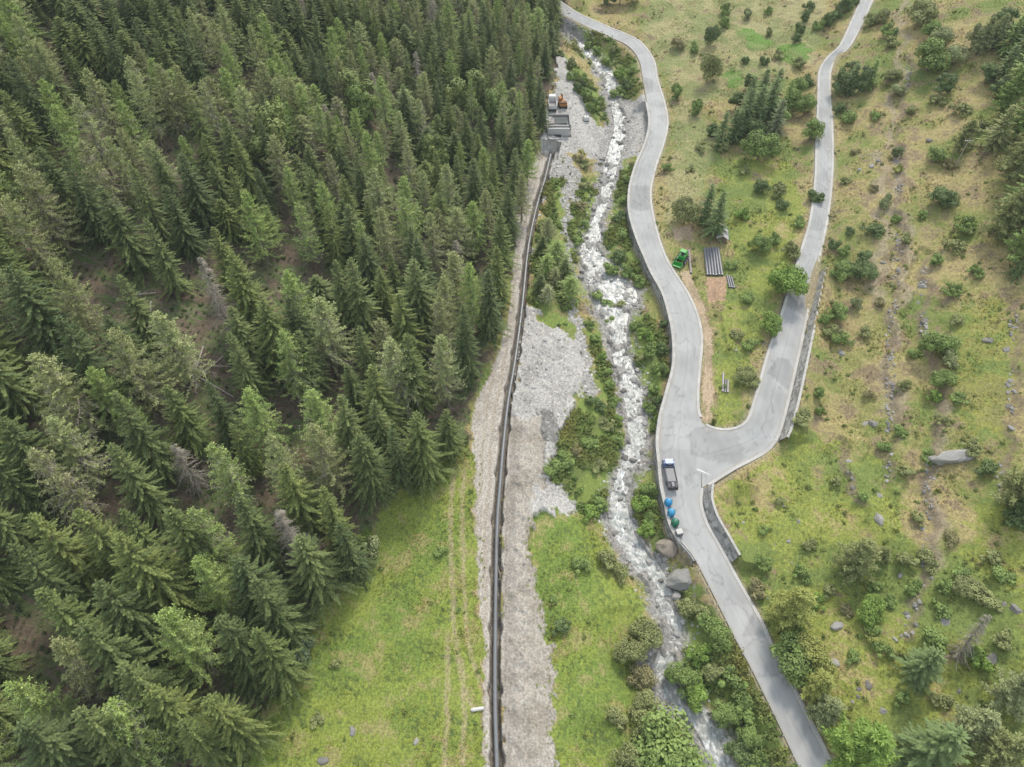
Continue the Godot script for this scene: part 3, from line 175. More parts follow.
func make_noise(freq: float, sd: int, octaves := 3, kind := FastNoiseLite.TYPE_SIMPLEX_SMOOTH) -> FastNoiseLite:
	var f := FastNoiseLite.new()
	f.noise_type = kind
	f.frequency = freq
	f.seed = sd
	f.fractal_octaves = octaves
	return f

func hermite(rows: Array, step: float) -> Array:
	# smooth resampling of rows of numbers along the line of their first two
	var out := []
	for i in rows.size() - 1:
		var a: Array = rows[maxi(i - 1, 0)]; var b: Array = rows[i]; var c: Array = rows[i + 1]; var d: Array = rows[mini(i + 2, rows.size() - 1)]
		var length := Vector2(b[0], b[1]).distance_to(Vector2(c[0], c[1]))
		var many := maxi(1, int(ceil(length / step)))
		for k in many:
			var t := float(k) / many
			var row := []
			for j in b.size():
				row.append(cubic_interpolate(b[j], c[j], a[j], d[j], t))
			out.append(row)
	out.append(rows[-1].duplicate())
	return out

# ---------------------------------------------------------------- the lie of the land (x across, d ahead; z = -d)
func soft(t: float, w: float) -> float:
	t /= w
	return w * (t if t > 30.0 else log(1.0 + exp(t)))

func lie(x: float, d: float) -> float:
	return .085 * d + .42 * soft(-45.0 + .2 * d - x, 10) + .12 * soft(x - 44.0, 4) + .28 * soft(x - (50.0 + .25 * d), 6)

var U := PackedFloat32Array()
var R := PackedFloat32Array()
var TX := PackedFloat32Array()
var HT := PackedFloat32Array()
var ZN := PackedByteArray()
var CL := PackedColorArray()
var road_d := PackedFloat32Array()
var road_y := PackedFloat32Array()
var road_side := PackedFloat32Array()
var stream_d := PackedFloat32Array()
var stream_y := PackedFloat32Array()
var stream_side := PackedFloat32Array()
var main_road := []
var hill_road := []
var stream := []
var trench := []
const ZONE_NAMES := ["hill", "forest", "meadow", "bank", "scree", "gravel", "spoil", "track", "dirt", "soil", "lush", "pasture", "green", "yellow", "straw", "damp"]

func trench_x(d: float) -> float:
	if d >= trench[0][1]: return trench[0][0]
	var last: int = trench.size() - 1
	if d <= trench[last][1]: return trench[last][0]
	var lo := 0; var hi := last
	while hi - lo > 1:
		var m := (lo + hi) / 2
		if trench[m][1] >= d: lo = m
		else: hi = m
	return remap(d, trench[lo][1], trench[hi][1], trench[lo][0], trench[hi][0])

func column(u: float) -> int:
	return clampi(U.bsearch(u) - 1, 0, U.size() - 2)

func row_of(d: float) -> int:
	return clampi(R.bsearch(d) - 1, 0, R.size() - 2)

func height(x: float, d: float) -> float:
	var j := row_of(d)
	var w := clampf((d - R[j]) / (R[j + 1] - R[j]), 0, 1)
	var u := x - lerpf(TX[j], TX[j + 1], w)
	var i := column(u)
	var s := clampf((u - U[i]) / (U[i + 1] - U[i]), 0, 1)
	var nx := U.size()
	return lerpf(lerpf(HT[j * nx + i], HT[j * nx + i + 1], s), lerpf(HT[(j + 1) * nx + i], HT[(j + 1) * nx + i + 1], s), w)

func zone(x: float, d: float) -> int:
	var j := row_of(d)
	return ZN[j * U.size() + column(x - TX[j])]

func road_level(x: float, d: float) -> float:
	var j := row_of(d)
	return road_y[j * U.size() + column(x - TX[j])]

func on_ground(x: float, d: float, sink := 0.0) -> Vector3:
	return Vector3(x, height(x, d) - sink, -d)

func stamp(rows: Array, reach: float, dist: PackedFloat32Array, level: PackedFloat32Array, side: PackedFloat32Array) -> void:
	var nx := U.size()
	for k in rows.size() - 1:
		var a: Array = rows[k]; var b: Array = rows[k + 1]
		var c0 := Vector2((a[0] + a[2]) * .5, (a[1] + a[3]) * .5); var c1 := Vector2((b[0] + b[2]) * .5, (b[1] + b[3]) * .5)
		var dir := (c1 - c0).normalized(); var span := c0.distance_to(c1)
		var nor := Vector2(dir.y, -dir.x)
		var h0 := absf(Vector2(a[2] - a[0], a[3] - a[1]).dot(nor)) * .5; var h1 := absf(Vector2(b[2] - b[0], b[3] - b[1]).dot(nor)) * .5
		var flip := signf(Vector2(a[2] - a[0], a[3] - a[1]).dot(nor))
		var grow := maxf(h0, h1) + reach
		var lo_d := minf(c0.y, c1.y) - grow; var hi_d := maxf(c0.y, c1.y) + grow
		var lo_x := minf(c0.x, c1.x) - grow; var hi_x := maxf(c0.x, c1.x) + grow
		for j in range(row_of(lo_d), row_of(hi_d) + 2):
			for i in range(column(lo_x - TX[j]), column(hi_x - TX[j]) + 2):
				var p := Vector2(U[i] + TX[j], R[j]) - c0
				var along := p.dot(dir)
				var t := clampf(along / span, 0, 1)
				var lat := p.dot(nor)
				var off := absf(lat) - lerpf(h0, h1, t)
				var over := maxf(-along, along - span)
				if over > 0.0: off = maxf(off, 0) + over if off > 0 else over
				var at := j * nx + i
				if off < dist[at]:
					dist[at] = off
					var lr := clampf(.5 + .5 * lat * flip / maxf(lerpf(h0, h1, t), .1), 0, 1)
					level[at] = lerpf(lerpf(a[4], a[5], lr), lerpf(b[4], b[5], lr), t)
					side[at] = signf(lat) * flip
# ---------------------------------------------------------------- ground
func near_line(lines: Array, reach: float, sways := 0.0) -> PackedFloat32Array:
	# smallest distance to any of the lines, signed by the side (right positive)
	var out := PackedFloat32Array()
	out.resize(HT.size())
	out.fill(99.0)
	var nx := U.size()
	var sway := make_noise(.09, 77, 3)
	for l in lines:
		for k in range(0, l.size() - 2, 2):
			var a := Vector2(l[k], l[k + 1]); var b := Vector2(l[k + 2], l[k + 3])
			var dir := (b - a).normalized(); var span := a.distance_to(b)
			for j in range(row_of(minf(a.y, b.y) - reach), row_of(maxf(a.y, b.y) + reach) + 2):
				for i in range(column(minf(a.x, b.x) - reach - TX[j]), column(maxf(a.x, b.x) + reach - TX[j]) + 2):
					var p := Vector2(U[i] + TX[j], R[j])
					p.x += sway.get_noise_2d(p.x * .5, p.y) * sways
					var q := a + dir * clampf((p - a).dot(dir), 0, span)
					var w := p.distance_to(q)
					if w < absf(out[j * nx + i]): out[j * nx + i] = w * (1.0 if p.x >= q.x else -1.0)
	return out

func steps(list: Array) -> PackedFloat32Array:
	var out := PackedFloat32Array()
	for s in list:
		var many := int(round((s[1] - s[0]) / s[2]))
		for k in many: out.append(lerpf(s[0], s[1], float(k) / many))
	out.append(list[-1][1])
	return out

func build_grid() -> void:
	var far := PackedFloat32Array([-1500, -1000, -700, -500, -380, -300, -250, -215, -190, -172])
	U.append_array(far)
	U.append_array(steps([[-160, -60, 1.1], [-60, -12, .55], [-12, -2.4, .35], [-2.4, 2.4, .2], [2.4, 12, .32], [12, 62, .4], [62, 130, .6], [130, 165, 1.0]]))
	U.append_array(PackedFloat32Array([172, 180, 192, 210, 240, 280, 340, 420, 560, 760, 1100, 1600]))
	R.append_array(PackedFloat32Array([-1200, -700, -400, -250, -160, -100, -60, -35, -15, -4, 4, 10, 15]))
	R.append_array(steps([[18, 120, .42], [120, 210, .5], [210, 300, .62]]))
	R.append_array(PackedFloat32Array([302, 305, 309, 315, 323, 335, 350, 370, 400, 440, 500, 600, 760, 1000, 1400, 2000]))
	for d in R: TX.append(trench_x(d))
	var many := U.size() * R.size()
	HT.resize(many); ZN.resize(many); CL.resize(many)
	for a in [road_d, road_y, road_side, stream_d, stream_y, stream_side]: a.resize(many)
	road_d.fill(99); stream_d.fill(99)

func pit_width(d: float) -> float:
	# the trench is wider where two lengths of pipe are welded
	var s := fposmod(d - 3.0, 10.5) - 5.25
	return .42 * exp(-s * s * .9)

func build_ground(m: Material) -> void:
	build_grid()
	stamp(main_road, 8.0, road_d, road_y, road_side)
	stamp(hill_road, 8.0, road_d, road_y, road_side)
	stamp(stream, 22.0, stream_d, stream_y, stream_side)
	var nx := U.size()
	var wob := make_noise(.11, 5, 3)
	# zones: each outline is wandered a little so that it is not ruled
	for z in ZONES:
		var id := ZONE_NAMES.find(z[0])
		var outline := PackedVector2Array()
		var lo := Vector2(1e9, 1e9); var hi := Vector2(-1e9, -1e9)
		for k in range(1, z.size(), 2):
			var p := Vector2(z[k], z[k + 1])
			outline.append(p); lo = lo.min(p); hi = hi.max(p)
		var amp := .35 if z[0] in ["soil", "dirt", "track"] else 1.1
		for j in range(row_of(lo.y - 2), row_of(hi.y + 2) + 2):
			for i in range(column(lo.x - 2 - TX[j]), column(hi.x + 2 - TX[j]) + 2):
				var p := Vector2(U[i] + TX[j], R[j])
				p += Vector2(wob.get_noise_2d(p.x * 2.0, p.y * 2.0), wob.get_noise_2d(p.x * 2.0 + 200, p.y * 2.0)) * amp * 2.0
				if Geometry2D.is_point_in_polygon(p, outline): ZN[j * nx + i] = id
	var wheel := near_line(WHEEL_TRACKS, 2.0, .6)
	var paths := near_line(FOOT_PATHS, 4.0, 4.0)
	var terrace := near_line(TERRACES, 9.0, 3.0)
	var big := make_noise(.018, 11, 3)
	var mid := make_noise(.12, 12, 3)
	var fine := make_noise(.55, 13, 2)
	var rub := make_noise(.5, 14, 4, FastNoiseLite.TYPE_CELLULAR)
	var patch := make_noise(.045, 15, 5)
	var patch2 := make_noise(.15, 16, 4)
	var speck := make_noise(.9, 17, 2)
	for j in R.size():
		var d := R[j]
		var pit := pit_width(d)
		var dug := d < 192.0 and d > -40.0
		for i in nx:
			var at := j * nx + i
			var u := U[i]
			var x := u + TX[j]
			var id := ZN[at]
			var h := lie(x, d)
			var m1 := mid.get_noise_2d(x, d)
			var f1 := fine.get_noise_2d(x, d)
			var p1 := patch.get_noise_2d(x, d)
			var p2 := patch2.get_noise_2d(x, d)
			var s1 := speck.get_noise_2d(x, d)
			var c: Color
			var rough := .10
			match id:
				0, 11, 12, 13, 14:
					h += big.get_noise_2d(x, d) * 1.6 + m1 * .45
					rough = .2
					var straw := Color(.395, .335, .15); var olive := Color(.265, .27, .088); var grass := Color(.18, .235, .058); var earth := Color(.265, .21, .125); var gold := Color(.33, .315, .075)
					var w := p1 + p2 * .6 + s1 * .38
					if id == 0: c = straw.lerp(olive, smoothstep(-.28, .22, w)).lerp(grass, smoothstep(.18, .5, w)).lerp(earth, smoothstep(.15, .5, -p2 - s1 * .5))
					elif id == 11: c = Color(.37, .345, .165).lerp(Color(.24, .27, .10), smoothstep(-.25, .3, w)).lerp(earth, smoothstep(.3, .6, -p2))
					elif id == 12: c = Color(.27, .31, .065).lerp(grass, smoothstep(-.15, .35, w)).lerp(straw, smoothstep(.3, .7, -w)).lerp(earth, smoothstep(.42, .7, -p2 - s1 * .4))
					elif id == 13: c = gold.lerp(grass, smoothstep(-.25, .3, w)).lerp(olive, smoothstep(.0, .3, -w))
					else: c = straw.lerp(earth, smoothstep(-.05, .4, -p2 + s1 * .3)).lerp(olive, smoothstep(.0, .35, w))
				1:
					h += big.get_noise_2d(x, d) * 2.0 + m1 * .6
					rough = .25
					c = Color(.15, .115, .078).lerp(Color(.115, .16, .05), smoothstep(-.25, .25, p2)).lerp(Color(.19, .15, .11), smoothstep(.2, .5, s1 + p2 * .4))
				2, 10:
					h += m1 * .25
					c = Color(.245, .305, .056).lerp(Color(.17, .25, .046), smoothstep(-.2, .3, p1 + p2 * .3 + s1 * .4)).lerp(Color(.31, .30, .11), smoothstep(.1, .5, p2 + s1 * .45)).lerp(Color(.115, .165, .04), smoothstep(.2, .5, -p2 * .7 + s1 * .6))
					if id == 10: c = Color(.15, .27, .05).lerp(Color(.2, .27, .08), smoothstep(-.2, .3, p2))
				3:
					h += m1 * .4
					rough = .22
					c = Color(.205, .275, .062).lerp(Color(.31, .28, .12), smoothstep(.15, .5, p2 + s1 * .3)).lerp(Color(.14, .19, .05), smoothstep(.1, .4, -p1))
				4:
					rough = .35
					c = Color(.40, .385, .36).lerp(Color(.25, .24, .22), smoothstep(-.1, .5, s1)).lerp(Color(.19, .2, .09), smoothstep(.28, .5, p2))
				5:
					rough = .09
					c = Color(.45, .44, .415).lerp(Color(.37, .36, .335), smoothstep(-.1, .4, p2)).lerp(Color(.56, .545, .51), smoothstep(.1, .5, s1 + p1 * .5)).lerp(Color(.25, .245, .23), smoothstep(.45, .7, -p1 - s1 * .2))
				6:
					rough = .11
					c = Color(.425, .39, .34).lerp(Color(.33, .295, .245), smoothstep(-.15, .4, p2 + s1 * .5)).lerp(Color(.46, .435, .385), smoothstep(.2, .55, s1 - p2 * .3))
				7:
					rough = .05
					c = Color(.48, .44, .385).lerp(Color(.40, .36, .31), smoothstep(-.1, .4, p2)).lerp(Color(.53, .5, .455), smoothstep(.1, .5, s1))
				15:
					rough = .12
					c = Color(.21, .205, .195).lerp(Color(.28, .275, .26), smoothstep(.0, .4, s1))
				8:
					rough = .06
					c = Color(.48, .37, .25).lerp(Color(.36, .285, .18), smoothstep(.0, .4, p2 + s1 * .3)).lerp(Color(.25, .23, .1), smoothstep(.3, .55, p1 + s1 * .2))
				9:
					rough = .03
					c = Color(.45, .30, .19).lerp(Color(.37, .255, .165), smoothstep(-.1, .4, p2 + s1 * .3))
			if id == 6:
				var side := clampf((u - 1.6) / 2.2, 0, 1) * clampf((8.4 - u) / 2.5, 0, 1)
				h += side * (1.35 + m1 * .8 + f1 * .2 + rub.get_noise_2d(x, d) * .3)
			elif id == 5 or id == 15:
				h += .3 + m1 * .55 + f1 * .1 + clampf(p1, 0, 1) * 1.4
			if id == 7:
				var rut := minf(absf(u + 2.3 + p1), absf(u + 4.1 + p1))
				c = c.lerp(Color(.40, .35, .285), smoothstep(.5, .15, rut) * .7)
				h -= .07 * smoothstep(.5, .2, rut)
			if absf(wheel[at]) < .6 and id == 2:
				c = c.lerp(Color(.42, .355, .215), smoothstep(.62, .25, absf(wheel[at])) * (.62 + .5 * s1))
				h -= .06
			if absf(paths[at]) < 1.6:
				c = c.lerp(Color(.37, .31, .22), smoothstep(1.6 + p2, .3, absf(paths[at])) * .75)
			if absf(terrace[at]) < 7.0:
				var tt := terrace[at]
				h += .55 * (tanh(tt / .45) - clampf(tt / 7.0, -1, 1))
				if absf(tt) < .7: c = c.lerp(Color(.27, .215, .15), .75 * smoothstep(.7, .2, absf(tt)))
			h += f1 * rough + rub.get_noise_2d(x * 1.7, d * 1.7) * rough * .5
			# stream bed and banks
			var sd := stream_d[at]
			if sd < 22.0:
				var sy := stream_y[at]
				var cut := sy + .12 - .62 * smoothstep(.1, 1.3, -sd)
				if sd > 0: cut = sy + .12 + minf(sd, 2.5) * .14 + maxf(sd - 2.0, 0) * .34
				if sd < 0: cut += smoothstep(.02, .3, p2 + s1 * .2) * .75
				cut += (rub.get_noise_2d(x * 1.3, d * 1.3) * .3 + p2 * .35 + s1 * .12) * smoothstep(7.0, 2.0, sd)
				h = minf(h, lerpf(cut, h, smoothstep(9.0, 20.0, sd)))
				if sd < 3.2 and id != 7:
					var stony := smoothstep(3.2, 1.0, sd + p2 * 3.0 + (1.5 if id == 3 else 0.0))
					c = c.lerp(Color(.36, .35, .33).lerp(Color(.22, .215, .2), smoothstep(-.1, .5, s1)), stony)
			# road benches
			var rd := road_d[at]
			if rd < 8.0:
				var ry := road_y[at]
				if rd < .35: h = ry - .3
				elif road_side[at] < 0 and d > 62 and d < 214 and sd < 14.0: h = minf(h, ry - lerpf(2.7, .25, smoothstep(2.5, 7.5, rd)) * smoothstep(62, 70, d) * smoothstep(250, 200, d) - .1)
				elif road_side[at] > 0 and ((d > 88 and d < 136 and x > 50) or (d > 61 and d < 78.5 and x < 50)):
					h = ry - .15 if rd < 1.75 else maxf(h, lerpf(ry + 2.3, h, smoothstep(2.2, 8.0, rd)))
				else: h = lerpf(ry - .12, h, smoothstep(.35, 4.5, rd))
				if rd < 1.6 and id in [0, 11, 12, 14, 3]: c = c.lerp(Color(.36, .31, .21), smoothstep(1.7 + p2 * 1.5, .4, rd) * .8)
			# pipe trench
			if dug and absf(u) < 2.3:
				var edge := .74 + pit + s1 * .12
				var deep := 1.75
				if absf(u) < edge + .3:
					var k := smoothstep(edge + .2, edge + .02, absf(u))
					h -= deep * k + .0
					if k > .5: c = Color(.275, .24, .195).lerp(Color(.22, .19, .15), smoothstep(.0, .4, s1))
			if d > 184 and d < 193 and absf(u + .6) < 3.1: h -= 2.6 * smoothstep(184, 186, d) * smoothstep(3.1, 2.6, absf(u + .6))
			HT[at] = h
			CL[at] = Color(c.r * 1.22, c.g * 1.22, c.b * 1.22)
	var vs := PackedVector3Array(); vs.resize(HT.size())
	var ns := PackedVector3Array(); ns.resize(HT.size())
	var ix := PackedInt32Array(); ix.resize((nx - 1) * (R.size() - 1) * 6)
	var q := 0
	for j in R.size():
		var j0 := maxi(j - 1, 0); var j1 := mini(j + 1, R.size() - 1)
		var shear := (TX[j1] - TX[j0]) / (R[j1] - R[j0])
		for i in nx:
			var at := j * nx + i
			vs[at] = Vector3(U[i] + TX[j], HT[at], -R[j])
			var i0 := maxi(i - 1, 0); var i1 := mini(i + 1, nx - 1)
			var gx := (HT[j * nx + i1] - HT[j * nx + i0]) / (U[i1] - U[i0])
			var gd := (HT[j1 * nx + i] - HT[j0 * nx + i]) / (R[j1] - R[j0]) - gx * shear
			ns[at] = Vector3(-gx, 1, gd).normalized()
			if i < nx - 1 and j < R.size() - 1:
				var a := at; var b := at + 1; var e := at + nx; var f := at + nx + 1
				ix[q] = a; ix[q + 1] = e; ix[q + 2] = b; ix[q + 3] = b; ix[q + 4] = e; ix[q + 5] = f
				q += 6
	var arr := []
	arr.resize(Mesh.ARRAY_MAX)
	arr[Mesh.ARRAY_VERTEX] = vs; arr[Mesh.ARRAY_NORMAL] = ns; arr[Mesh.ARRAY_COLOR] = CL; arr[Mesh.ARRAY_INDEX] = ix
	var me := ArrayMesh.new()
	me.add_surface_from_arrays(Mesh.PRIMITIVE_TRIANGLES, arr)
	var o := MeshInstance3D.new()
	o.name = "ground"; o.mesh = me; o.material_override = m
	add_child(o)
	tag(o, "valley floor and slopes of grass, earth and gravel", "", "", "structure")

# ---------------------------------------------------------------- ribbons: roads, water
func ribbon(rows: Array, across: int, lift: float, paint: Callable, wave: Callable) -> ArrayMesh:
	var vs := PackedVector3Array(); var cs := PackedColorArray(); var ix := PackedInt32Array(); var ns := PackedVector3Array()
	for r in rows:
		for k in across + 1:
			var t := float(k) / across
			var x := lerpf(r[0], r[2], t); var d := lerpf(r[1], r[3], t)
			vs.append(Vector3(x, lerpf(r[4], r[5], t) + lift + wave.call(x, d, t), -d))
			cs.append(paint.call(x, d, t))
	var turned := (vs[across] - vs[0]).cross(vs[across + 1] - vs[0]).y > 0
	for j in rows.size():
		for i in across + 1:
			var a := vs[j * (across + 1) + mini(i + 1, across)] - vs[j * (across + 1) + maxi(i - 1, 0)]
			var b := vs[mini(j + 1, rows.size() - 1) * (across + 1) + i] - vs[maxi(j - 1, 0) * (across + 1) + i]
			var nn := a.cross(b).normalized()
			ns.append(nn if nn.y > 0 else -nn)
	for j in rows.size() - 1:
		for i in across:
			var a := j * (across + 1) + i
			if turned: ix.append_array([a, a + across + 1, a + 1, a + 1, a + across + 1, a + across + 2])
			else: ix.append_array([a, a + 1, a + across + 1, a + 1, a + across + 2, a + across + 1])
	var arr := []
	arr.resize(Mesh.ARRAY_MAX)
	arr[Mesh.ARRAY_VERTEX] = vs; arr[Mesh.ARRAY_COLOR] = cs; arr[Mesh.ARRAY_INDEX] = ix; arr[Mesh.ARRAY_NORMAL] = ns
	var me := ArrayMesh.new()
	me.add_surface_from_arrays(Mesh.PRIMITIVE_TRIANGLES, arr)
	return me

# a strip with a thickness along one side of a road: out = metres outside the edge, profile = list of (across, up)
func edging(rows: Array, right: bool, profile: Array, paint: Callable, from := 0, to := -1) -> Geo:
	var g := Geo.new()
	var prev := []
	var last := rows.size() - 1 if to < 0 else to
	for j in range(from, last + 1):
		var r: Array = rows[j]
		var e := Vector2(r[2], r[3]) if right else Vector2(r[0], r[1])
		var ra: Array = rows[maxi(j - 1, from)]; var rb: Array = rows[mini(j + 1, last)]
		var dir := (Vector2(rb[2], rb[3]) - Vector2(ra[2], ra[3])) if right else (Vector2(rb[0], rb[1]) - Vector2(ra[0], ra[1]))
		dir = dir.normalized()
		var nor := Vector2(dir.y, -dir.x)
		var across := Vector2(r[2] - r[0], r[3] - r[1])
		if nor.dot(across) < 0: nor = -nor
		if not right: nor = -nor
		var ring := []
		for p in profile:
			var q: Vector2 = e + nor * p.x
			var ry: float = r[5] if right else r[4]
			var y: float = ry + p.y if p.y > -50.0 else minf(height(q.x, q.y) - .5, ry - .2)
			ring.append(Vector3(q.x, y, -q.y))
		if prev:
			for k in profile.size() - 1:
				var col: Color = paint.call(ring[k], k)
				if right: g.quad(prev[k], ring[k], ring[k + 1], prev[k + 1], col)
				else: g.quad(prev[k], prev[k + 1], ring[k + 1], ring[k], col)
		prev = ring
	return g
# ---------------------------------------------------------------- plants
func kite(g: Geo, a: Vector3, dir: Vector3, length: float, wide: float, roll: float, col: Color) -> void:
	var side := dir.cross(Vector3.UP)
	side = side.normalized() if side.length_squared() > .001 else Vector3.RIGHT
	side = side.rotated(dir, roll) * wide
	var m := a + dir * length * .42
	g.quad(a, m + side, a + dir * length, m - side, col)

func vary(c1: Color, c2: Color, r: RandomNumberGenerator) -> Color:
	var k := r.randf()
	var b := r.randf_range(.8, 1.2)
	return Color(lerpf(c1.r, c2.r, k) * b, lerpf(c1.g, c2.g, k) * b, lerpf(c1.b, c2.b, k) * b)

func trunk_mesh(h: float, r0: float, col: Color, r: RandomNumberGenerator, lean := .01) -> ArrayMesh:
	var g := Geo.new()
	g.smooth = true
	var p := Vector3(0, -.8, 0)
	var many := 7
	for k in many:
		var t := float(k + 1) / many
		var q := Vector3(r.randf_range(-1, 1) * lean * h * (1 - t), t * h * .985, r.randf_range(-1, 1) * lean * h * (1 - t))
		var b := r.randf_range(.85, 1.15)
		g.tube(p, q, r0 * (1.0 - float(k) / many) + .02, r0 * (1.0 - t) + .02, 7, Color(col.r * b, col.g * b, col.b * b))
		p = q
	return g.mesh()

func spruce_crown(sd: int, h: float, rad: float, lush: float) -> ArrayMesh:
	var r := RandomNumberGenerator.new()
	r.seed = sd
	var g := Geo.new()
	var c1 := Color(.10, .142, .046); var c2 := Color(.205, .25, .08)
	var wood := Color(.14, .115, .095)
	var y := h * r.randf_range(.06, .12)
	while y < h - .25:
		var f := y / h
		var reach := rad * pow(1.0 - f, .86) * (.72 + .28 * smoothstep(0, .2, f)) * r.randf_range(.82, 1.12)
		var n := r.randi_range(6, 8) if f < .75 else 6
		var turn := r.randf() * TAU
		for k in n:
			if r.randf() > lush: continue
			var az := turn + TAU * k / n + r.randf_range(-.35, .35)
			var out := Vector3(cos(az), 0, sin(az))
			var per := Vector3(-out.z, 0, out.x)
			var L := reach * r.randf_range(.55, 1.25) + .22
			var up := lerpf(-.05, .75, f * f) + r.randf_range(-.1, .1)
			var droop := lerpf(.62, .25, f) + r.randf_range(-.08, .08)
			var base := Vector3(0, y + r.randf_range(-.32, .32), 0)
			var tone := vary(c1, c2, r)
			var tip := base + out * L + Vector3.UP * L * (up - droop + .2)
			g.tri(base - per * .03, base + per * .03, tip, wood)
			var s := .16
			var ds := clampf(.17 / L, .04, .3)
			while s <= 1.0:
				var p := base + out * (L * s) + Vector3.UP * L * (up * s - droop * s * s + .2 * s * s * s)
				var tw := (.24 + .17 * L * (1.0 - s) * clampf(s * 3.2, 0, 1)) * r.randf_range(.75, 1.25)
				for e in [-1.0, 1.0]:
					var dir: Vector3 = (out * .75 + per * e * r.randf_range(.6, 1.05) + Vector3.DOWN * r.randf_range(.05, .5)).normalized()
					var b := r.randf_range(.78, 1.25)
					kite(g, p, dir, tw, .075 + tw * .1, r.randf_range(-.7, .7), Color(tone.r * b, tone.g * b, tone.b * b))
				if r.randf() < .55:
					kite(g, p, (Vector3.DOWN + out * .5 + per * r.randf_range(-.4, .4)).normalized(), .25 + .18 * L * (1 - s), .1, r.randf() * 3.0, tone)
				s += ds
			kite(g, tip - out * .2, (out + Vector3.UP * .1).normalized(), .55, .12, r.randf_range(-.4, .4), tone)
		y += r.randf_range(.5, .85) * lerpf(1.0, .62, f)
	for k in 7:
		kite(g, Vector3(0, h - .75 + k * .1, 0), Vector3(r.randf_range(-.5, .5), 1, r.randf_range(-.5, .5)).normalized(), .55, .08, r.randf() * 3, c2)
	return g.mesh()

func larch_crown(sd: int, h: float, rad: float, lush: float, sprays := 6) -> ArrayMesh:
	var r := RandomNumberGenerator.new()
	r.seed = sd
	var g := Geo.new()
	var c1 := Color(.28, .345, .125); var c2 := Color(.47, .505, .235)
	var wood := Color(.38, .345, .305)
	var y := h * r.randf_range(.12, .2)
	while y < h - .3:
		var f := y / h
		var reach := rad * pow(1.0 - f, .74) * (.55 + .45 * smoothstep(0, .35, f))
		var n := r.randi_range(4, 6)
		var turn := r.randf() * TAU
		for k in n:
			var az := turn + TAU * k / n + r.randf_range(-.5, .5)
			var out := Vector3(cos(az), 0, sin(az))
			var per := Vector3(-out.z, 0, out.x)
			var L := reach * r.randf_range(.5, 1.25) + .25
			var up := lerpf(.0, .55, f * f) + r.randf_range(-.15, .2)
			var droop := lerpf(.45, .15, f) + r.randf_range(-.1, .1)
			var base := Vector3(0, y + r.randf_range(-.2, .2), 0)
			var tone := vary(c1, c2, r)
			var bare := r.randf() > lush * (.6 + .5 * f)
			var q := base
			var s := .12
			var ds := clampf(.22 / L, .05, .3)
			while s <= 1.0:
				var p := base + out * (L * s) + per * (.12 * L * sin(s * 5.0 + az)) + Vector3.UP * L * (up * s - droop * s * s + .3 * s * s * s)
				var wd := .055 * (1.15 - s)
				g.quad(q - per * wd, q + per * wd, p + per * wd * .8, p - per * wd * .8, wood)
				if not bare or r.randf() < .22:
					for e in sprays:
						var dir := Vector3(r.randf_range(-1, 1), r.randf_range(-.75, .6), r.randf_range(-1, 1)).normalized()
						dir = (dir + out * .35).normalized()
						var b := r.randf_range(.75, 1.28)
						kite(g, p + dir * .05, dir, r.randf_range(.28, .55), r.randf_range(.05, .09), r.randf() * 3.0, Color(tone.r * b, tone.g * b, tone.b * b))
				elif r.randf() < .7:
					var dir := (Vector3.DOWN * r.randf_range(.2, .9) + out * .4 + per * r.randf_range(-1, 1)).normalized()
					kite(g, p, dir, r.randf_range(.5, 1.3), .03, 0.0, wood)
				q = p
				s += ds
		y += r.randf_range(.42, .7) * lerpf(1.0, .7, f)
	for k in 12:
		kite(g, Vector3(0, h - 1.0 + k * .09, 0), Vector3(r.randf_range(-.8, .8), .8, r.randf_range(-.8, .8)).normalized(), .45, .07, r.randf() * 3, c2)
	return g.mesh()

func dead_crown(sd: int, h: float, rad: float) -> ArrayMesh:
	var r := RandomNumberGenerator.new()
	r.seed = sd
	var g := Geo.new()
	var y := h * .1
	while y < h - .2:
		var f := y / h
		var reach := rad * pow(1.0 - f, .75)
		for k in 5:
			var az := r.randf() * TAU
			var out := Vector3(cos(az), 0, sin(az)); var per := Vector3(-out.z, 0, out.x)
			var L := reach * r.randf_range(.6, 1.2) + .2
			var base := Vector3(0, y + r.randf_range(-.2, .2), 0)
			var q := base
			var b := r.randf_range(.75, 1.2)
			var col := Color(.30 * b, .27 * b, .225 * b)
			for e in 6:
				var s := (e + 1) / 6.0
				var p := base + out * L * s + Vector3.UP * L * (.1 * s - .62 * s * s + .2 * s * s * s) + per * r.randf_range(-.05, .05) * L
				g.tube(q, p, .055 * (1.1 - s) + .018, .055 * (.95 - s) + .02, 3, col)
				for i in 2:
					kite(g, p, (out * .6 + per * r.randf_range(-1, 1) + Vector3.DOWN * r.randf_range(.1, .8)).normalized(), r.randf_range(.4, 1.2) * (1.2 - s), .028, 0.0, col)
				q = p
		y += r.randf_range(.3, .55)
	return g.mesh()

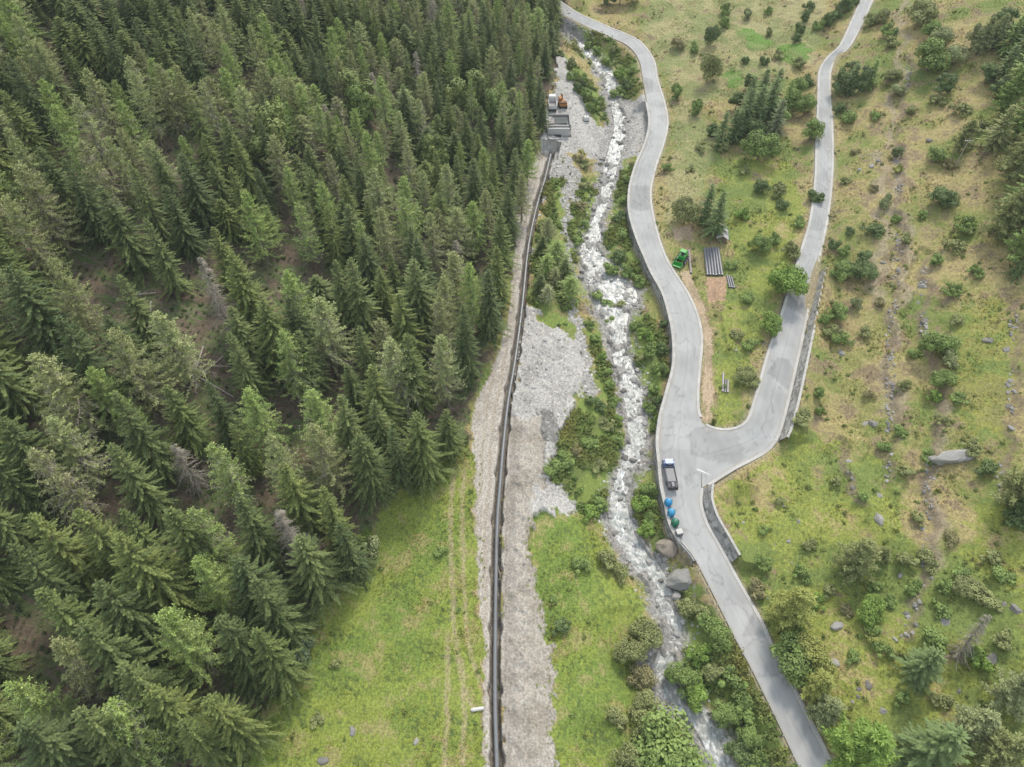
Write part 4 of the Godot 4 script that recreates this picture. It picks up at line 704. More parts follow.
# leafy crown of one metre width scale: w wide, h tall, made of leaf clumps on lobes
func leafy_crown(sd: int, w: float, h: float, lobes: int, leaves: int, size: float, c1: Color, c2: Color, foot := .08) -> ArrayMesh:
	var r := RandomNumberGenerator.new()
	r.seed = sd
	var g := Geo.new()
	var where := []
	var skew := Vector3(r.randf_range(.72, 1.2), 1, r.randf_range(.72, 1.2))
	for k in lobes:
		var a := r.randf() * TAU
		var q := sqrt(r.randf()) * .95
		var yy := r.randf_range(foot + .16, .82)
		var taper := 1.0 - .55 * absf(yy - .42) / .45
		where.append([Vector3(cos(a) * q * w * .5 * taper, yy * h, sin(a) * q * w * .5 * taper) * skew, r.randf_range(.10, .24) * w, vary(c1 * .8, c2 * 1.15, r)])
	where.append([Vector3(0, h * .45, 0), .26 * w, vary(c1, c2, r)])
	for k in leaves:
		var lobe: Array = where[r.randi() % where.size()]
		var dir := Vector3(r.randf_range(-1, 1), r.randf_range(-.75, 1), r.randf_range(-1, 1)).normalized()
		var p: Vector3 = lobe[0] + dir * lobe[1] * (r.randf_range(.72, 1.05) if r.randf() < .8 else r.randf_range(.2, 1.15)) * Vector3(1, minf(1.0, h / w * 1.05), 1)
		p.y = maxf(p.y, .05)
		var tone: Color = lobe[2]
		var b := r.randf_range(.75, 1.25)
		# leaf sprays lie like shingles over their lobe
		var face := (dir + Vector3(r.randf_range(-.6, .6), r.randf_range(-.25, .65), r.randf_range(-.6, .6))).normalized()
		var along := face.cross(Vector3(r.randf_range(-1, 1), r.randf_range(-1, 1), r.randf_range(-1, 1))).normalized()
		var wide := face.cross(along) * size * r.randf_range(.35, .6)
		var long := along * size * r.randf_range(.55, .95)
		g.quad(p - long, p + wide, p + long, p - wide, Color(tone.r * b, tone.g * b, tone.b * b))
	return g.mesh()

func stem_mesh(sd: int, w: float, h: float, many: int, thick: float) -> ArrayMesh:
	var r := RandomNumberGenerator.new()
	r.seed = sd
	var g := Geo.new()
	g.smooth = true
	var col := Color(.2, .165, .13)
	if many == 1:
		g.tube(Vector3(0, -.5, 0), Vector3(.03 * w, h * .45, 0), thick, thick * .7, 7, col)
	for k in maxi(many, 5):
		var a := r.randf() * TAU
		var q0 := Vector3(0, -.3, 0) if many > 1 else Vector3(.03 * w, h * r.randf_range(.25, .45), 0)
		var q1 := Vector3(cos(a) * w * .2, h * .5, sin(a) * w * .2)
		g.tube(q0, q1, thick * .5, thick * .3, 5, col)
		g.tube(q1, Vector3(cos(a + .3) * w * .36, h * .78, sin(a + .3) * w * .36), thick * .3, thick * .1, 4, col)
	return g.mesh()

func rock_mesh(sd: int, flat := .7) -> ArrayMesh:
	var r := RandomNumberGenerator.new()
	r.seed = sd
	var nz := make_noise(.8, sd, 2)
	var s := SphereMesh.new()
	s.radial_segments = 12; s.rings = 7; s.radius = .5; s.height = 1.0
	var arr := s.get_mesh_arrays()
	var vs: PackedVector3Array = arr[Mesh.ARRAY_VERTEX]
	var cuts := []
	for k in 9: cuts.append([Vector3(r.randf_range(-1, 1), r.randf_range(-.6, 1), r.randf_range(-1, 1)).normalized(), r.randf_range(.27, .42)])
	for i in vs.size():
		var p := vs[i]
		for k in cuts:
			var over: float = p.dot(k[0]) - k[1]
			if over > 0: p -= k[0] * over
		p *= 1.0 + nz.get_noise_3dv(p * 3.0) * .22
		p.y *= flat
		vs[i] = p * 1.15
	var g := Geo.new()
	var ix: PackedInt32Array = arr[Mesh.ARRAY_INDEX]
	for t in range(0, ix.size(), 3):
		var b := r.randf_range(.88, 1.1)
		var a0 := vs[ix[t]]; var a1 := vs[ix[t + 1]]; var a2 := vs[ix[t + 2]]
		if a0.distance_to(a1) < .001 or a1.distance_to(a2) < .001 or a0.distance_to(a2) < .001: continue
		g.tri(a0, a1, a2, Color(b, b, b))
	return g.mesh()

func tuft_mesh(sd: int, blades: int, wide: float) -> ArrayMesh:
	var r := RandomNumberGenerator.new()
	r.seed = sd
	var g := Geo.new()
	for k in blades:
		var a := TAU * k / blades + r.randf_range(-.4, .4)
		var out := Vector3(cos(a), 0, sin(a)); var per := Vector3(-out.z, 0, out.x)
		var b := r.randf_range(.75, 1.25)
		var l := r.randf_range(.6, 1.1)
		var p := out * .06
		g.quad(p - per * wide * .5, p + per * wide * .5, p + out * .25 * l + Vector3.UP * .62 * l + per * wide * .45, p + out * .25 * l + Vector3.UP * .62 * l - per * wide * .45, Color(b, b, b))
		g.tri(p + out * .25 * l + Vector3.UP * .62 * l - per * wide * .45, p + out * .25 * l + Vector3.UP * .62 * l + per * wide * .45, p + out * .62 * l + Vector3.UP * .85 * l, Color(b, b, b))
	return g.mesh()

func scatter(called: String, me: Mesh, m: Material, spots: PackedFloat32Array, label: String, category: String) -> void:
	# spots: x, y, z, scale, stretch, turn, red, green, blue for each copy
	var many := spots.size() / 9
	if many == 0: return
	var buf := PackedFloat32Array()
	buf.resize(many * 16)
	for k in many:
		var o := k * 9; var q := k * 16
		var s := spots[o + 3]; var t := spots[o + 5]
		var cs := cos(t) * s; var sn := sin(t) * s
		buf[q] = cs; buf[q + 2] = sn; buf[q + 3] = spots[o]
		buf[q + 5] = s * spots[o + 4]; buf[q + 7] = spots[o + 1]
		buf[q + 8] = -sn; buf[q + 10] = cs; buf[q + 11] = spots[o + 2]
		buf[q + 12] = spots[o + 6]; buf[q + 13] = spots[o + 7]; buf[q + 14] = spots[o + 8]; buf[q + 15] = 1.0
	var mm := MultiMesh.new()
	mm.transform_format = MultiMesh.TRANSFORM_3D
	mm.use_colors = true
	mm.mesh = me
	mm.instance_count = many
	mm.buffer = buf
	var o := MultiMeshInstance3D.new()
	o.name = called
	o.multimesh = mm
	o.material_override = m
	add_child(o)
	tag(o, label, category, "", "stuff")
# ---------------------------------------------------------------- the scene
var camera: Camera3D

func _ready() -> void:
	rng.seed = 71
	camera = Camera3D.new()
	camera.name = "camera"
	camera.position = Vector3(0, 129, 0)
	camera.rotation_degrees = Vector3(-49, 0, 0)
	camera.fov = 57
	camera.far = 6000
	camera.near = .5
	add_child(camera)
	camera.current = true
	var env := Environment.new()
	var sky := ProceduralSkyMaterial.new()
	sky.sky_top_color = Color(.83, .86, .90)
	sky.sky_horizon_color = Color(.86, .88, .90)
	sky.ground_bottom_color = Color(.3, .3, .27)
	sky.ground_horizon_color = Color(.55, .56, .55)
	sky.sky_curve = .2
	sky.sky_energy_multiplier = .75
	env.background_mode = Environment.BG_SKY
	env.sky = Sky.new()
	env.sky.sky_material = sky
	env.tonemap_mode = Environment.TONE_MAPPER_LINEAR
	env.tonemap_exposure = 3.15
	env.sdfgi_enabled = true
	env.ssao_enabled = true
	env.ssil_enabled = true
	env.fog_enabled = true
	env.fog_density = .00015
	env.fog_light_color = Color(.80, .84, .88)
	var we := WorldEnvironment.new()
	we.name = "environment"
	we.environment = env
	add_child(we)
	var sun := DirectionalLight3D.new()
	sun.name = "sun"
	sun.light_color = Color(1, .965, .915)
	sun.light_energy = .42
	sun.light_angular_distance = 14
	sun.shadow_enabled = true
	# thin cloud: a broad soft sun high ahead and a little to the right
	sun.rotation_degrees = Vector3(-52, 160, 0)
	add_child(sun)

	main_road = hermite(MAIN_ROAD, 2.0)
	hill_road = hermite(HILL_ROAD, 2.0)
	stream = hermite(STREAM, .3)
	for r in stream:
		# the water keeps to the middle of its stony bed
		var m := Vector2(r[0] + r[2], r[1] + r[3]) * .5
		for k in [0, 2]:
			r[k] = lerpf(m.x, r[k], .84)
			r[k + 1] = lerpf(m.y, r[k + 1], .84)
	trench = hermite(TRENCH, 2.0)
	var grain := noise_texture(.016, .64, 1.0, 3)
	var relief := noise_texture(.022, .0, 1.0, 4, FastNoiseLite.TYPE_SIMPLEX_SMOOTH, 512, 5)
	var ground_mat := grained(.95, .2, grain, 5.0, relief)
	build_ground(ground_mat)
	build_roads(grain, relief)
	build_stream(relief)
	build_walls(grain, relief)
	build_pipeline()
	build_site()
	build_machines()
	build_rocks()
	build_forest()
	build_open_plants()
	build_cover()

func still(_x: float, _d: float, _t: float) -> float:
	return 0.0

func build_roads(grain: Texture2D, relief: Texture2D) -> void:
	var asphalt := grained(.88, .35, noise_texture(.06, .8, 1.0, 21), .8, relief)
	var worn := make_noise(.09, 22, 4)
	var streak := make_noise(.35, 23, 3)
	var tar := make_noise(.03, 24, 2)
	var crack := make_noise(.07, 25, 3)
	var mend := make_noise(.12, 26, 1, FastNoiseLite.TYPE_CELLULAR)
	mend.cellular_return_type = FastNoiseLite.RETURN_CELL_VALUE
	var paint := func(x: float, d: float, t: float) -> Color:
		var k := .44 + worn.get_noise_2d(x, d) * .07 + streak.get_noise_2d(x * 1.5, d * .4) * .035
		var wheel := exp(-pow((t - .27) / .09, 2)) + exp(-pow((t - .73) / .09, 2))
		k -= .022 * wheel
		if absf(t - .5 + tar.get_noise_2d(x, d) * .05) < .018: k -= .05
		if absf(crack.get_noise_2d(x, d)) < .022: k -= .075
		k += clampf(mend.get_noise_2d(x, d), -1, 1) * .03
		if mend.get_noise_2d(x + 90, d) > .78: k -= .09
		var dust := smoothstep(.1, .0, minf(t, 1.0 - t) + streak.get_noise_2d(x * 2.0, d * 2.0) * .08)
		if t > .5 and d > MAIN_ROAD[25][3] - 1.0 and d < MAIN_ROAD[22][3] + 1.0 and x < MAIN_ROAD[24][2] + 3.0: dust = 0.0
		return Color(k * .985, k, k * .995).lerp(Color(.43, .39, .32), dust * .6)
	var m := ribbon(hermite(MAIN_ROAD, .5), 28, 0.0, paint, still)
	single("main_road", m, asphalt, "grey valley road curving beside the stream", "", Vector3.ZERO, 0, "", "structure")
	var m2 := ribbon(hermite(HILL_ROAD, .5), 28, 0.0, paint, still)
	single("hill_road", m2, asphalt, "grey road climbing from the hairpin", "", Vector3.ZERO, 0, "", "structure")
	# pale concrete edge strips
	var edge_mat := grained(.9, .6, grain, 1.0, relief)
	var pale := func(p: Vector3, _k: int) -> Color:
		var b := .66 + worn.get_noise_2d(p.x * 3.0, p.z * 3.0) * .12
		return Color(b, b * .985, b * .94)
	var kerb := [Vector2(-.12, -.2), Vector2(-.12, .06), Vector2(-.06, .11), Vector2(.5, .11), Vector2(.54, -.3)]
	var i0 := 0; var i1 := 0
	for j in main_road.size():
		if main_road[j][3] > MAIN_ROAD[22][3] + .3: i0 = j
		if main_road[j][3] > MAIN_ROAD[25][3] + .3: i1 = j
	single("kerb", edging(main_road, true, kerb, pale, 0, i0).mesh(), edge_mat, "pale kerb beyond the hairpin", "", Vector3.ZERO, 0, "", "structure")
	single("kerb", edging(main_road, true, kerb, pale, i1 + 1).mesh(), edge_mat, "pale kerb below the hairpin", "", Vector3.ZERO, 0, "", "structure")
	single("kerb", edging(hill_road, false, kerb, pale, 1).mesh(), edge_mat, "pale kerb on the inside of the hill road", "", Vector3.ZERO, 0, "", "structure")
	single("kerb", edging(hill_road, true, kerb, pale, 1).mesh(), edge_mat, "pale kerb under the hill road wall", "", Vector3.ZERO, 0, "", "structure")
	# worn paint
	var g := Geo.new()
	var white := Color(.56, .56, .55)
	for s in STOP_LINES:
		var a := Vector3(s[0], road_level(s[0], s[1]) + .03, -s[1]); var b := Vector3(s[2], road_level(s[2], s[3]) + .03, -s[3])
		var per: Vector3 = (b - a).cross(Vector3.UP).normalized() * s[4]
		g.quad(a - per, b - per, b + per, a + per, white)
	single("road_marking", g.mesh(), material(.8), "worn white stop line at the hairpin", "", Vector3.ZERO, 0, "", "structure")

func build_stream(relief: Texture2D) -> void:
	var foam := make_noise(.22, 31, 4)
	var small := make_noise(.8, 32, 3)
	var reach := make_noise(.03, 33, 2)
	var wave := func(x: float, d: float, t: float) -> float:
		return (foam.get_noise_2d(x * 1.6, d) * .28 + small.get_noise_2d(x, d) * .14) * minf(1.0, 6.0 * t * (1.0 - t) + .2)
	var paint := func(x: float, d: float, t: float) -> Color:
		var k := foam.get_noise_2d(x * 2.6, d * 1.1) * .8 + small.get_noise_2d(x * 2.0, d * .9) * .9
		var w := smoothstep(.14, .68, k - .4 * absf(t - .5) + reach.get_noise_2d(x, d) * .35)
		return Color(.225, .24, .23).lerp(Color(.35, .36, .345), smoothstep(-.3, .3, small.get_noise_2d(x * .6 + 50, d * .5))).lerp(Color(.66, .68, .68), w)
	var m := material(.28)
	m.heightmap_enabled = true
	m.heightmap_texture = relief
	m.heightmap_scale = 4.0
	m.uv1_triplanar = true
	m.uv1_world_triplanar = true
	m.uv1_scale = Vector3.ONE * .3
	single("stream_water", ribbon(stream, 34, 0.0, paint, wave), m, "white mountain stream running over rocks", "", Vector3.ZERO, 0, "", "structure")

func section(rows: Array, d_from: float, d_to: float, right: bool) -> Array:
	var a := -1; var b := -1
	for j in rows.size():
		var d: float = rows[j][3] if right else rows[j][1]
		if d >= minf(d_from, d_to) and d <= maxf(d_from, d_to):
			if a < 0: a = j
			b = j
	return [a, b]

func build_walls(grain: Texture2D, relief: Texture2D) -> void:
	var stone_mat := grained(.95, .5, grain, 6.0, relief)
	var cell := make_noise(.9, 41, 1, FastNoiseLite.TYPE_CELLULAR)
	cell.cellular_return_type = FastNoiseLite.RETURN_CELL_VALUE
	var worn := make_noise(.2, 42, 3)
	var masonry := func(p: Vector3, k: int) -> Color:
		var b := .44 + cell.get_noise_3d(p.x * 1.2, p.y * 2.0, p.z * 1.2) * .2 + worn.get_noise_3dv(p) * .06
		return Color(b, b * .985, b * .94)
	var coping := func(p: Vector3, _k: int) -> Color:
		var b := .66 + worn.get_noise_3dv(p * 3.0) * .14
		return Color(b, b * .985, b * .93)
	var spec := [
		[main_road, false, 62.0, 214.0, [Vector2(.62, -60), Vector2(.55, -1.6), Vector2(.5, -.8), Vector2(.46, .3)], [Vector2(.58, .3), Vector2(.58, .42), Vector2(-.08, .42), Vector2(-.1, -.2)], "long stone retaining wall with pale parapet between main road and stream"],
		[hill_road, true, 88.0, 136.0, [Vector2(.52, -.3), Vector2(.95, .7), Vector2(1.4, 1.6), Vector2(1.75, 2.3)], [Vector2(1.68, 2.3), Vector2(1.68, 2.46), Vector2(2.2, 2.46), Vector2(2.3, .2)], "grey stone wall with pale cap above the outer side of the hill road"],
		[main_road, true, 61.0, 78.5, [Vector2(.5, -.3), Vector2(.95, .7), Vector2(1.4, 1.6), Vector2(1.75, 2.3)], [Vector2(1.68, 2.3), Vector2(1.68, 2.46), Vector2(2.15, 2.46), Vector2(2.25, .2)], "short grey stone wall with pale cap below the hairpin opposite the bins"],
	]
	for s in spec:
		var ab := section(s[0], s[2], s[3], s[1])
		var fine := []
		for j in range(ab[0], ab[1]): 
			for k in 4:
				var row := []
				for e in 6: row.append(lerpf(s[0][j][e], s[0][j + 1][e], k / 4.0))
				fine.append(row)
		var w := thing("stone_wall", s[6], "wall", Vector3.ZERO)
		# courses: split the face into rows of stones, each stone a little proud or set back
		var prof := []
		for k in s[4].size() - 1:
			for e in 3: prof.append(s[4][k].lerp(s[4][k + 1], e / 3.0) if s[4][k].y > -50 else (s[4][k] if e == 0 else s[4][k + 1] + Vector2(0, -.5 + e * .2)))
		prof.append(s[4][-1])
		part("wall_face", edging(fine, s[1], prof, masonry).mesh(), stone_mat, w)
		part("coping", edging(fine, s[1], s[5], coping).mesh(), stone_mat, w)
	# guard rail on the lower bend
	var ab := section(main_road, 26.0, 68.0, false)
	var rail := thing("guard_rail", "grey metal guard rail along the lower road above the stream", "guard rail")
	var steel := material(.45, Color(.5, .51, .52), .6)
	var g := edging(main_road, false, [Vector2(.3, .45), Vector2(.24, .52), Vector2(.3, .6), Vector2(.24, .68), Vector2(.3, .75), Vector2(.33, .6), Vector2(.3, .45)], func(_p, _k): return Color.WHITE, ab[0], ab[1])
	part("beam", g.mesh(), steel, rail)
	var pm := Geo.new()
	pm.box(Transform3D(), Vector3(.1, 1.2, .12), Color.WHITE, .01)
	var post := pm.mesh()
	for j in range(ab[0], ab[1] + 1, 2):
		var r: Array = main_road[j]
		var across := Vector2(r[2] - r[0], r[3] - r[1]).normalized()
		var p := part("post", post, steel, rail)
		p.position = Vector3(r[0] - across.x * .42, r[4] - .5, -(r[1] - across.y * .42))

func build_pipeline() -> void:
	var line := thing("pipeline", "long black welded pipe lying in the open trench beside the gravel track", "pipeline")
	var coat := material(.33, Color(.17, .18, .19))
	var bare := material(.5, Color(.16, .16, .165))
	var d := 20.0
	var n := 0
	while d < 188.0:
		var e := minf(d + 10.5, 189.0)
		var g := Geo.new()
		g.smooth = true
		var many := 6
		var prev := Vector3.ZERO
		for k in many + 1:
			var q := lerpf(d, e, float(k) / many)
			var p := Vector3(trench_x(q), lie(trench_x(q), q) - .72, -q)
			if k > 0: g.tube(prev, p, .36, .36, 20, Color.WHITE)
			prev = p
		part("pipe_length", g.mesh(), coat, line)
		var p0 := Vector3(trench_x(d), lie(trench_x(d), d) - .72, -d)
		var p1 := Vector3(trench_x(d + .5), lie(trench_x(d + .5), d + .5) - .72, -d - .5)
		var c := Geo.new()
		c.smooth = true
		c.tube(p0 - (p1 - p0) * .5, p0 + (p1 - p0) * .5, .372, .372, 20, Color.WHITE, true)
		part("weld_sleeve", c.mesh(), bare, line)
		d = e
		n += 1

func build_rocks() -> void:
	var grey := grained(.95, .8, noise_texture(.05, .6, 1.0, 51), 4.0)
	var tones := []
	for t in [Color(.42, .41, .39), Color(.34, .33, .31), Color(.52, .51, .485), Color(.29, .275, .25)]:
		var m: StandardMaterial3D = grey.duplicate()
		m.albedo_color = t.linear_to_srgb()
		tones.append(m)
	var shapes := []
	for k in 7: shapes.append(rock_mesh(500 + k, .55 + .07 * (k % 4)))
	# the long pale boulder lying on the slope
	var big := thing("long_boulder", "long pale grey boulder lying across the grassy slope", "boulder", on_ground(84.9, 78.6, .1), .12)
	var b0 := part("rock", rock_mesh(611, .8), tones[2], big)
	b0.scale = Vector3(8.6, 3.2, 2.9); b0.position.y = .75; b0.rotation = Vector3(.1, .05, .06)
	var b1 := part("rock", rock_mesh(612, .8), tones[2], big)
	b1.scale = Vector3(4.2, 2.6, 2.6); b1.position = Vector3(2.4, .95, -.1)
	var b2 := part("rock", rock_mesh(613, .8), tones[0], big)
	b2.scale = Vector3(3.4, 1.8, 2.0); b2.position = Vector3(-3.0, .4, .1)
	var tan: StandardMaterial3D = grey.duplicate()
	tan.albedo_color = Color(.42, .365, .295).linear_to_srgb()
	var r1 := single("stream_boulder", rock_mesh(620, .9), tan, "big rounded brown boulder under the parapet beside the bins", "boulder", Vector3(30.1, 4.0, -66.2))
	r1.scale = Vector3(4.2, 4.0, 3.9)
	var r2 := single("stream_boulder", rock_mesh(624, .8), tones[0], "big squarish grey boulder below the guard rail by the stream", "boulder", Vector3(32.0, 3.2, -60.2))
	r2.scale = Vector3(5.2, 4.0, 4.6); r2.rotation.y = .5
	# boulders in and along the water
	for k in 260:
		var row: Array = stream[rng.randi_range(2, stream.size() - 2)]
		var t := rng.randf_range(-.25, 1.25)
		if rng.randf() < .45: t = rng.randf_range(-.3, .15) if rng.randf() < .5 else rng.randf_range(.85, 1.3)
		var x := lerpf(row[0], row[2], t); var d := lerpf(row[1], row[3], t)
		var s := .45 + 1.25 * pow(rng.randf(), 2.2)
		var y := maxf(height(x, d), row[4] - .15)
		var place := "above the construction site" if d > 205 else "level with the construction site" if d > 180 else "above the shrubby islet" if d > 140 else "below the shrubby islet" if d > 112 else "beside the hairpin" if d > 84 else "below the bins" if d > 60 else "at the lower bend"
		var wet := "in the white water" if t > .05 and t < .95 else "on the stream bank"
		var hue := rng.randi() % 4
		if wet == "on the stream bank": wet = "on the left bank" if t < .5 else "on the right bank"
		var say := "%s%s rock %s %s" % ["large " if s > 1.0 else "small " if s < .6 else "", ["mid grey", "dark grey", "pale grey", "brownish grey"][hue], wet, place]
		var o := single("stream_rock", shapes[rng.randi() % 7], tones[hue], say, "rock", Vector3(x, y + s * .08, -d), rng.randf() * TAU, say + " group")
		o.scale = Vector3(s * rng.randf_range(.8, 1.4), s, s)
	for k in FIELD_ROCKS.size():
		var f: Array = FIELD_ROCKS[k]
		var o := single("field_rock", shapes[k % 7], tones[k % 4], FIELD_ROCK_LABELS[k], "rock", on_ground(f[0], f[1], f[2] * .1), k * 1.3)
		o.scale = Vector3(f[2] * 1.1, f[2] * .8, f[2] * .75)

func build_forest() -> void:
	var bark := material(.95)
	var kinds := {"spruce": [], "larch": [], "dead": [], "broad": []}
	var trunks := {"spruce": [], "larch": [], "dead": [], "broad": []}
	var r := RandomNumberGenerator.new()
	r.seed = 9
	for k in 7:
		kinds.spruce.append(spruce_crown(100 + k, 24, [6.6, 5.8, 7.2, 5.4, 6.3, 6.9, 6.0][k], [.96, .9, .95, .97, .85, .93, .9][k]))
		trunks.spruce.append(trunk_mesh(24, .34, Color(.17, .135, .11), r))
	for k in 6:
		kinds.larch.append(larch_crown(200 + k, 22, [6.0, 5.2, 6.5, 5.6, 5.0, 6.2][k], [.85, .68, .78, .95, .5, .8][k]))
		trunks.larch.append(trunk_mesh(22, .32, Color(.23, .19, .16), r, .015))
	for k in 3:
		kinds.dead.append(dead_crown(300 + k, 20, [6.4, 4.6, 5.4][k]))
		trunks.dead.append(trunk_mesh(20, .28, Color(.33, .30, .27), r, .02))
	for k in 3:
		kinds.broad.append(leafy_crown(350 + k, 7.5, 11, 18, 5200, .34, Color(.15, .21, .06), Color(.24, .28, .1)))
		trunks.broad.append(trunk_mesh(10, .2, Color(.2, .17, .14), r))
	var leaf := func(tint: Color, glow: float) -> StandardMaterial3D:
		var m := material(.75, tint)
		m.backlight_enabled = true
		m.backlight = Color(glow, glow, glow)
		return m
	var needles := {"spruce": [], "larch": [], "dead": [bark], "broad": []}
	for t in [Color(.72, .76, .7), Color(.95, .95, .92), Color(.6, .67, .64), Color(1.05, 1.02, .82), Color(.85, .88, .72)]: needles.spruce.append(leaf.call(t, .3))
	for t in [Color(.95, .96, .92), Color(.82, .95, .66), Color(.82, .79, .76), Color(.8, .95, .62), Color(.9, .88, .84)]: needles.larch.append(leaf.call(t, .35))
	for t in [Color(.9, 1, .85), Color(1, 1, .9)]: needles.broad.append(leaf.call(t, .4))
	var taken := []
	var all := []
	for t in FOREST_TREES:
		all.append([t[0], float(t[1]), float(t[2]), float(t[3]), true])
		taken.append(Vector2(t[1], t[2]))
	# chance trees fill the slope between them
	var wood := ZONE_NAMES.find("forest")
	var sort := make_noise(.02, 61, 2)
	var open := make_noise(.045, 62, 2)
	var grid := {}
	var marked := {}
	for p in taken: marked[p] = true
	for p in taken: grid.get_or_add(Vector2i(floori(p.x / 6.0), floori(p.y / 6.0)), []).append(p)
	for k in 14000:
		var x := r.randf_range(-175, 20); var d := r.randf_range(2, 318)
		if x > -150 and zone(x, d) != wood: continue
		if d > 296 and x > 18: continue
		var near := smoothstep(175.0, 90.0, d)
		var gap := 3.8 + 2.2 * open.get_noise_2d(x, d) + 1.5 * near
		if x > -160 and (zone(x + 2.6, d) != wood): continue
		var p := Vector2(x, d)
		var ok := true
		for c in CLEARINGS:
			if p.distance_to(Vector2(c[0], c[1])) < c[2]: ok = false
		var cell := Vector2i(floori(x / 6.0), floori(d / 6.0))
		for a in [-1, 0, 1]:
			for b in [-1, 0, 1]:
				for q in grid.get(cell + Vector2i(a, b), []):
					if p.distance_to(q) < gap * (1.3 if marked.has(q) else 1.0): ok = false
		if not ok: continue
		grid.get_or_add(cell, []).append(p)
		var w := sort.get_noise_2d(x, d) + r.randf_range(-.45, .45)
		var kind := "larch" if w > .09 else "spruce"
		if r.randf() < .015: kind = "dead"
		var tall := (r.randf_range(10.0, 17.0) if r.randf() < .82 else r.randf_range(5.0, 10.0)) + 6.0 * near
		all.append([kind, x, d, tall, false])
	# the largest in view are trees of their own, the rest one mass of each kind
	for t in all:
		var p: Vector3 = on_ground(t[1], t[2]) + Vector3.UP * float(t[3]) * .6
		var l: Vector3 = camera.transform.affine_inverse() * p
		var seen := l.z < 0 and absf(l.x / l.z) < .76 and absf(l.y / l.z) < .60
		t.append(t[3] / l.length() + (100.0 if t[4] else 10.0 if seen else 0.0))
	all.sort_custom(func(a, b): return a[5] > b[5])
	var used := {"spruce": 0, "larch": 0, "dead": 0, "broad": 0}
	var mass := {"spruce": PackedFloat32Array(), "larch": PackedFloat32Array()}
	var words := {"spruce": ["dark green spruce", "mid green spruce", "blue-green spruce", "yellow-green spruce", "olive green spruce"], "larch": ["pale green larch", "light green larch", "grey-green larch", "bright green larch", "dull grey larch"], "dead": ["bare grey dead conifer"], "broad": ["round light green broadleaf tree", "round pale green broadleaf tree"]}
	for t in all:
		var kind: String = t[0]
		var at := on_ground(t[1], t[2], .1)
		if t[5] < 9.0 and kind in ["dead", "broad"]: continue
		if (used[kind] >= 300 or t[5] < 9.0):
			var b := r.randf_range(.75, 1.1)
			mass[kind].append_array([at.x, at.y, at.z, t[3] / (24.0 if kind == "spruce" else 22.0) * 1.02, 1.0, r.randf() * TAU, b, b, b * .95])
			continue
		used[kind] += 1
		var v := r.randi() % (kinds[kind] as Array).size()
		var n := r.randi() % (needles[kind] as Array).size()
		# where it stands in the wood: how high up the picture and how far from the trench
		var l: Vector3 = camera.transform.affine_inverse() * (at + Vector3.UP * t[3])
		var sx := l.x / -l.z / .724; var sy := l.y / -l.z / .543
		var high := "at the top of the wood" if sy > .72 else "in the upper wood" if sy > .38 else "level with the clearing" if sy > -.05 else "below the clearing" if sy > -.45 else "in the lowest wood"
		var wide := "at the far left edge" if sx < -.86 else "on the left" if sx < -.62 else "left of its middle" if sx < -.38 else "right of its middle" if sx < -.16 else "nearest the pipe trench"
		if sy < -.1 and sx > -.62 and t[1] > -50: wide = "beside the meadow"
		var place := high + " " + wide
		if t[1] > 11 and t[2] < 170: place = "between the pipe trench and the stream"
		var size := "tall " if t[3] > 18.5 else "small " if t[3] < 13.5 else ""
		var label: String = size + words[kind][n] + " " + place
		var o := thing(kind + "_tree" if kind != "dead" else "dead_tree", label, "tree", at, r.randf() * TAU, label + " group")
		var full: float = {"spruce": 24.0, "larch": 22.0, "dead": 20.0, "broad": 11.0}[kind]
		var s: float = t[3] / full
		var fat := r.randf_range(.82, 1.25) * (1.8 if s < .5 else 1.0)
		o.scale = Vector3(s * fat, s, s * fat)
		part("trunk", trunks[kind][v], bark, o)
		part("crown", kinds[kind][v], needles[kind][n], o)
	for kind in mass:
		scatter(kind + "_wood", kinds[kind][1], needles[kind][1], mass[kind], "distant mass of %s trees on the wooded slope" % kind, "forest")
	# wind-thrown trunks on the forest floor
	for k in LOGS.size():
		var l: Array = LOGS[k]
		var a := on_ground(l[0], l[1]); var b := on_ground(l[2], l[3])
		a.y += .45; b.y += .45
		var g := Geo.new()
		g.smooth = true
		g.tube(Vector3.ZERO, b - a, l[4], l[4] * .5, 8, Color(.40, .36, .31), true)
		for e in 14:
			var p := (b - a) * r.randf_range(.25, .98)
			g.tube(p, p + Vector3(r.randf_range(-1, 1), r.randf_range(.1, 1), r.randf_range(-1, 1)).normalized() * r.randf_range(.6, 2.0), .04, .012, 4, Color(.36, .32, .28))
		single("fallen_log", g.mesh(), bark, "fallen grey conifer trunk with broken branches in the forest clearing", "log", a, 0, "fallen trunks in the clearing")

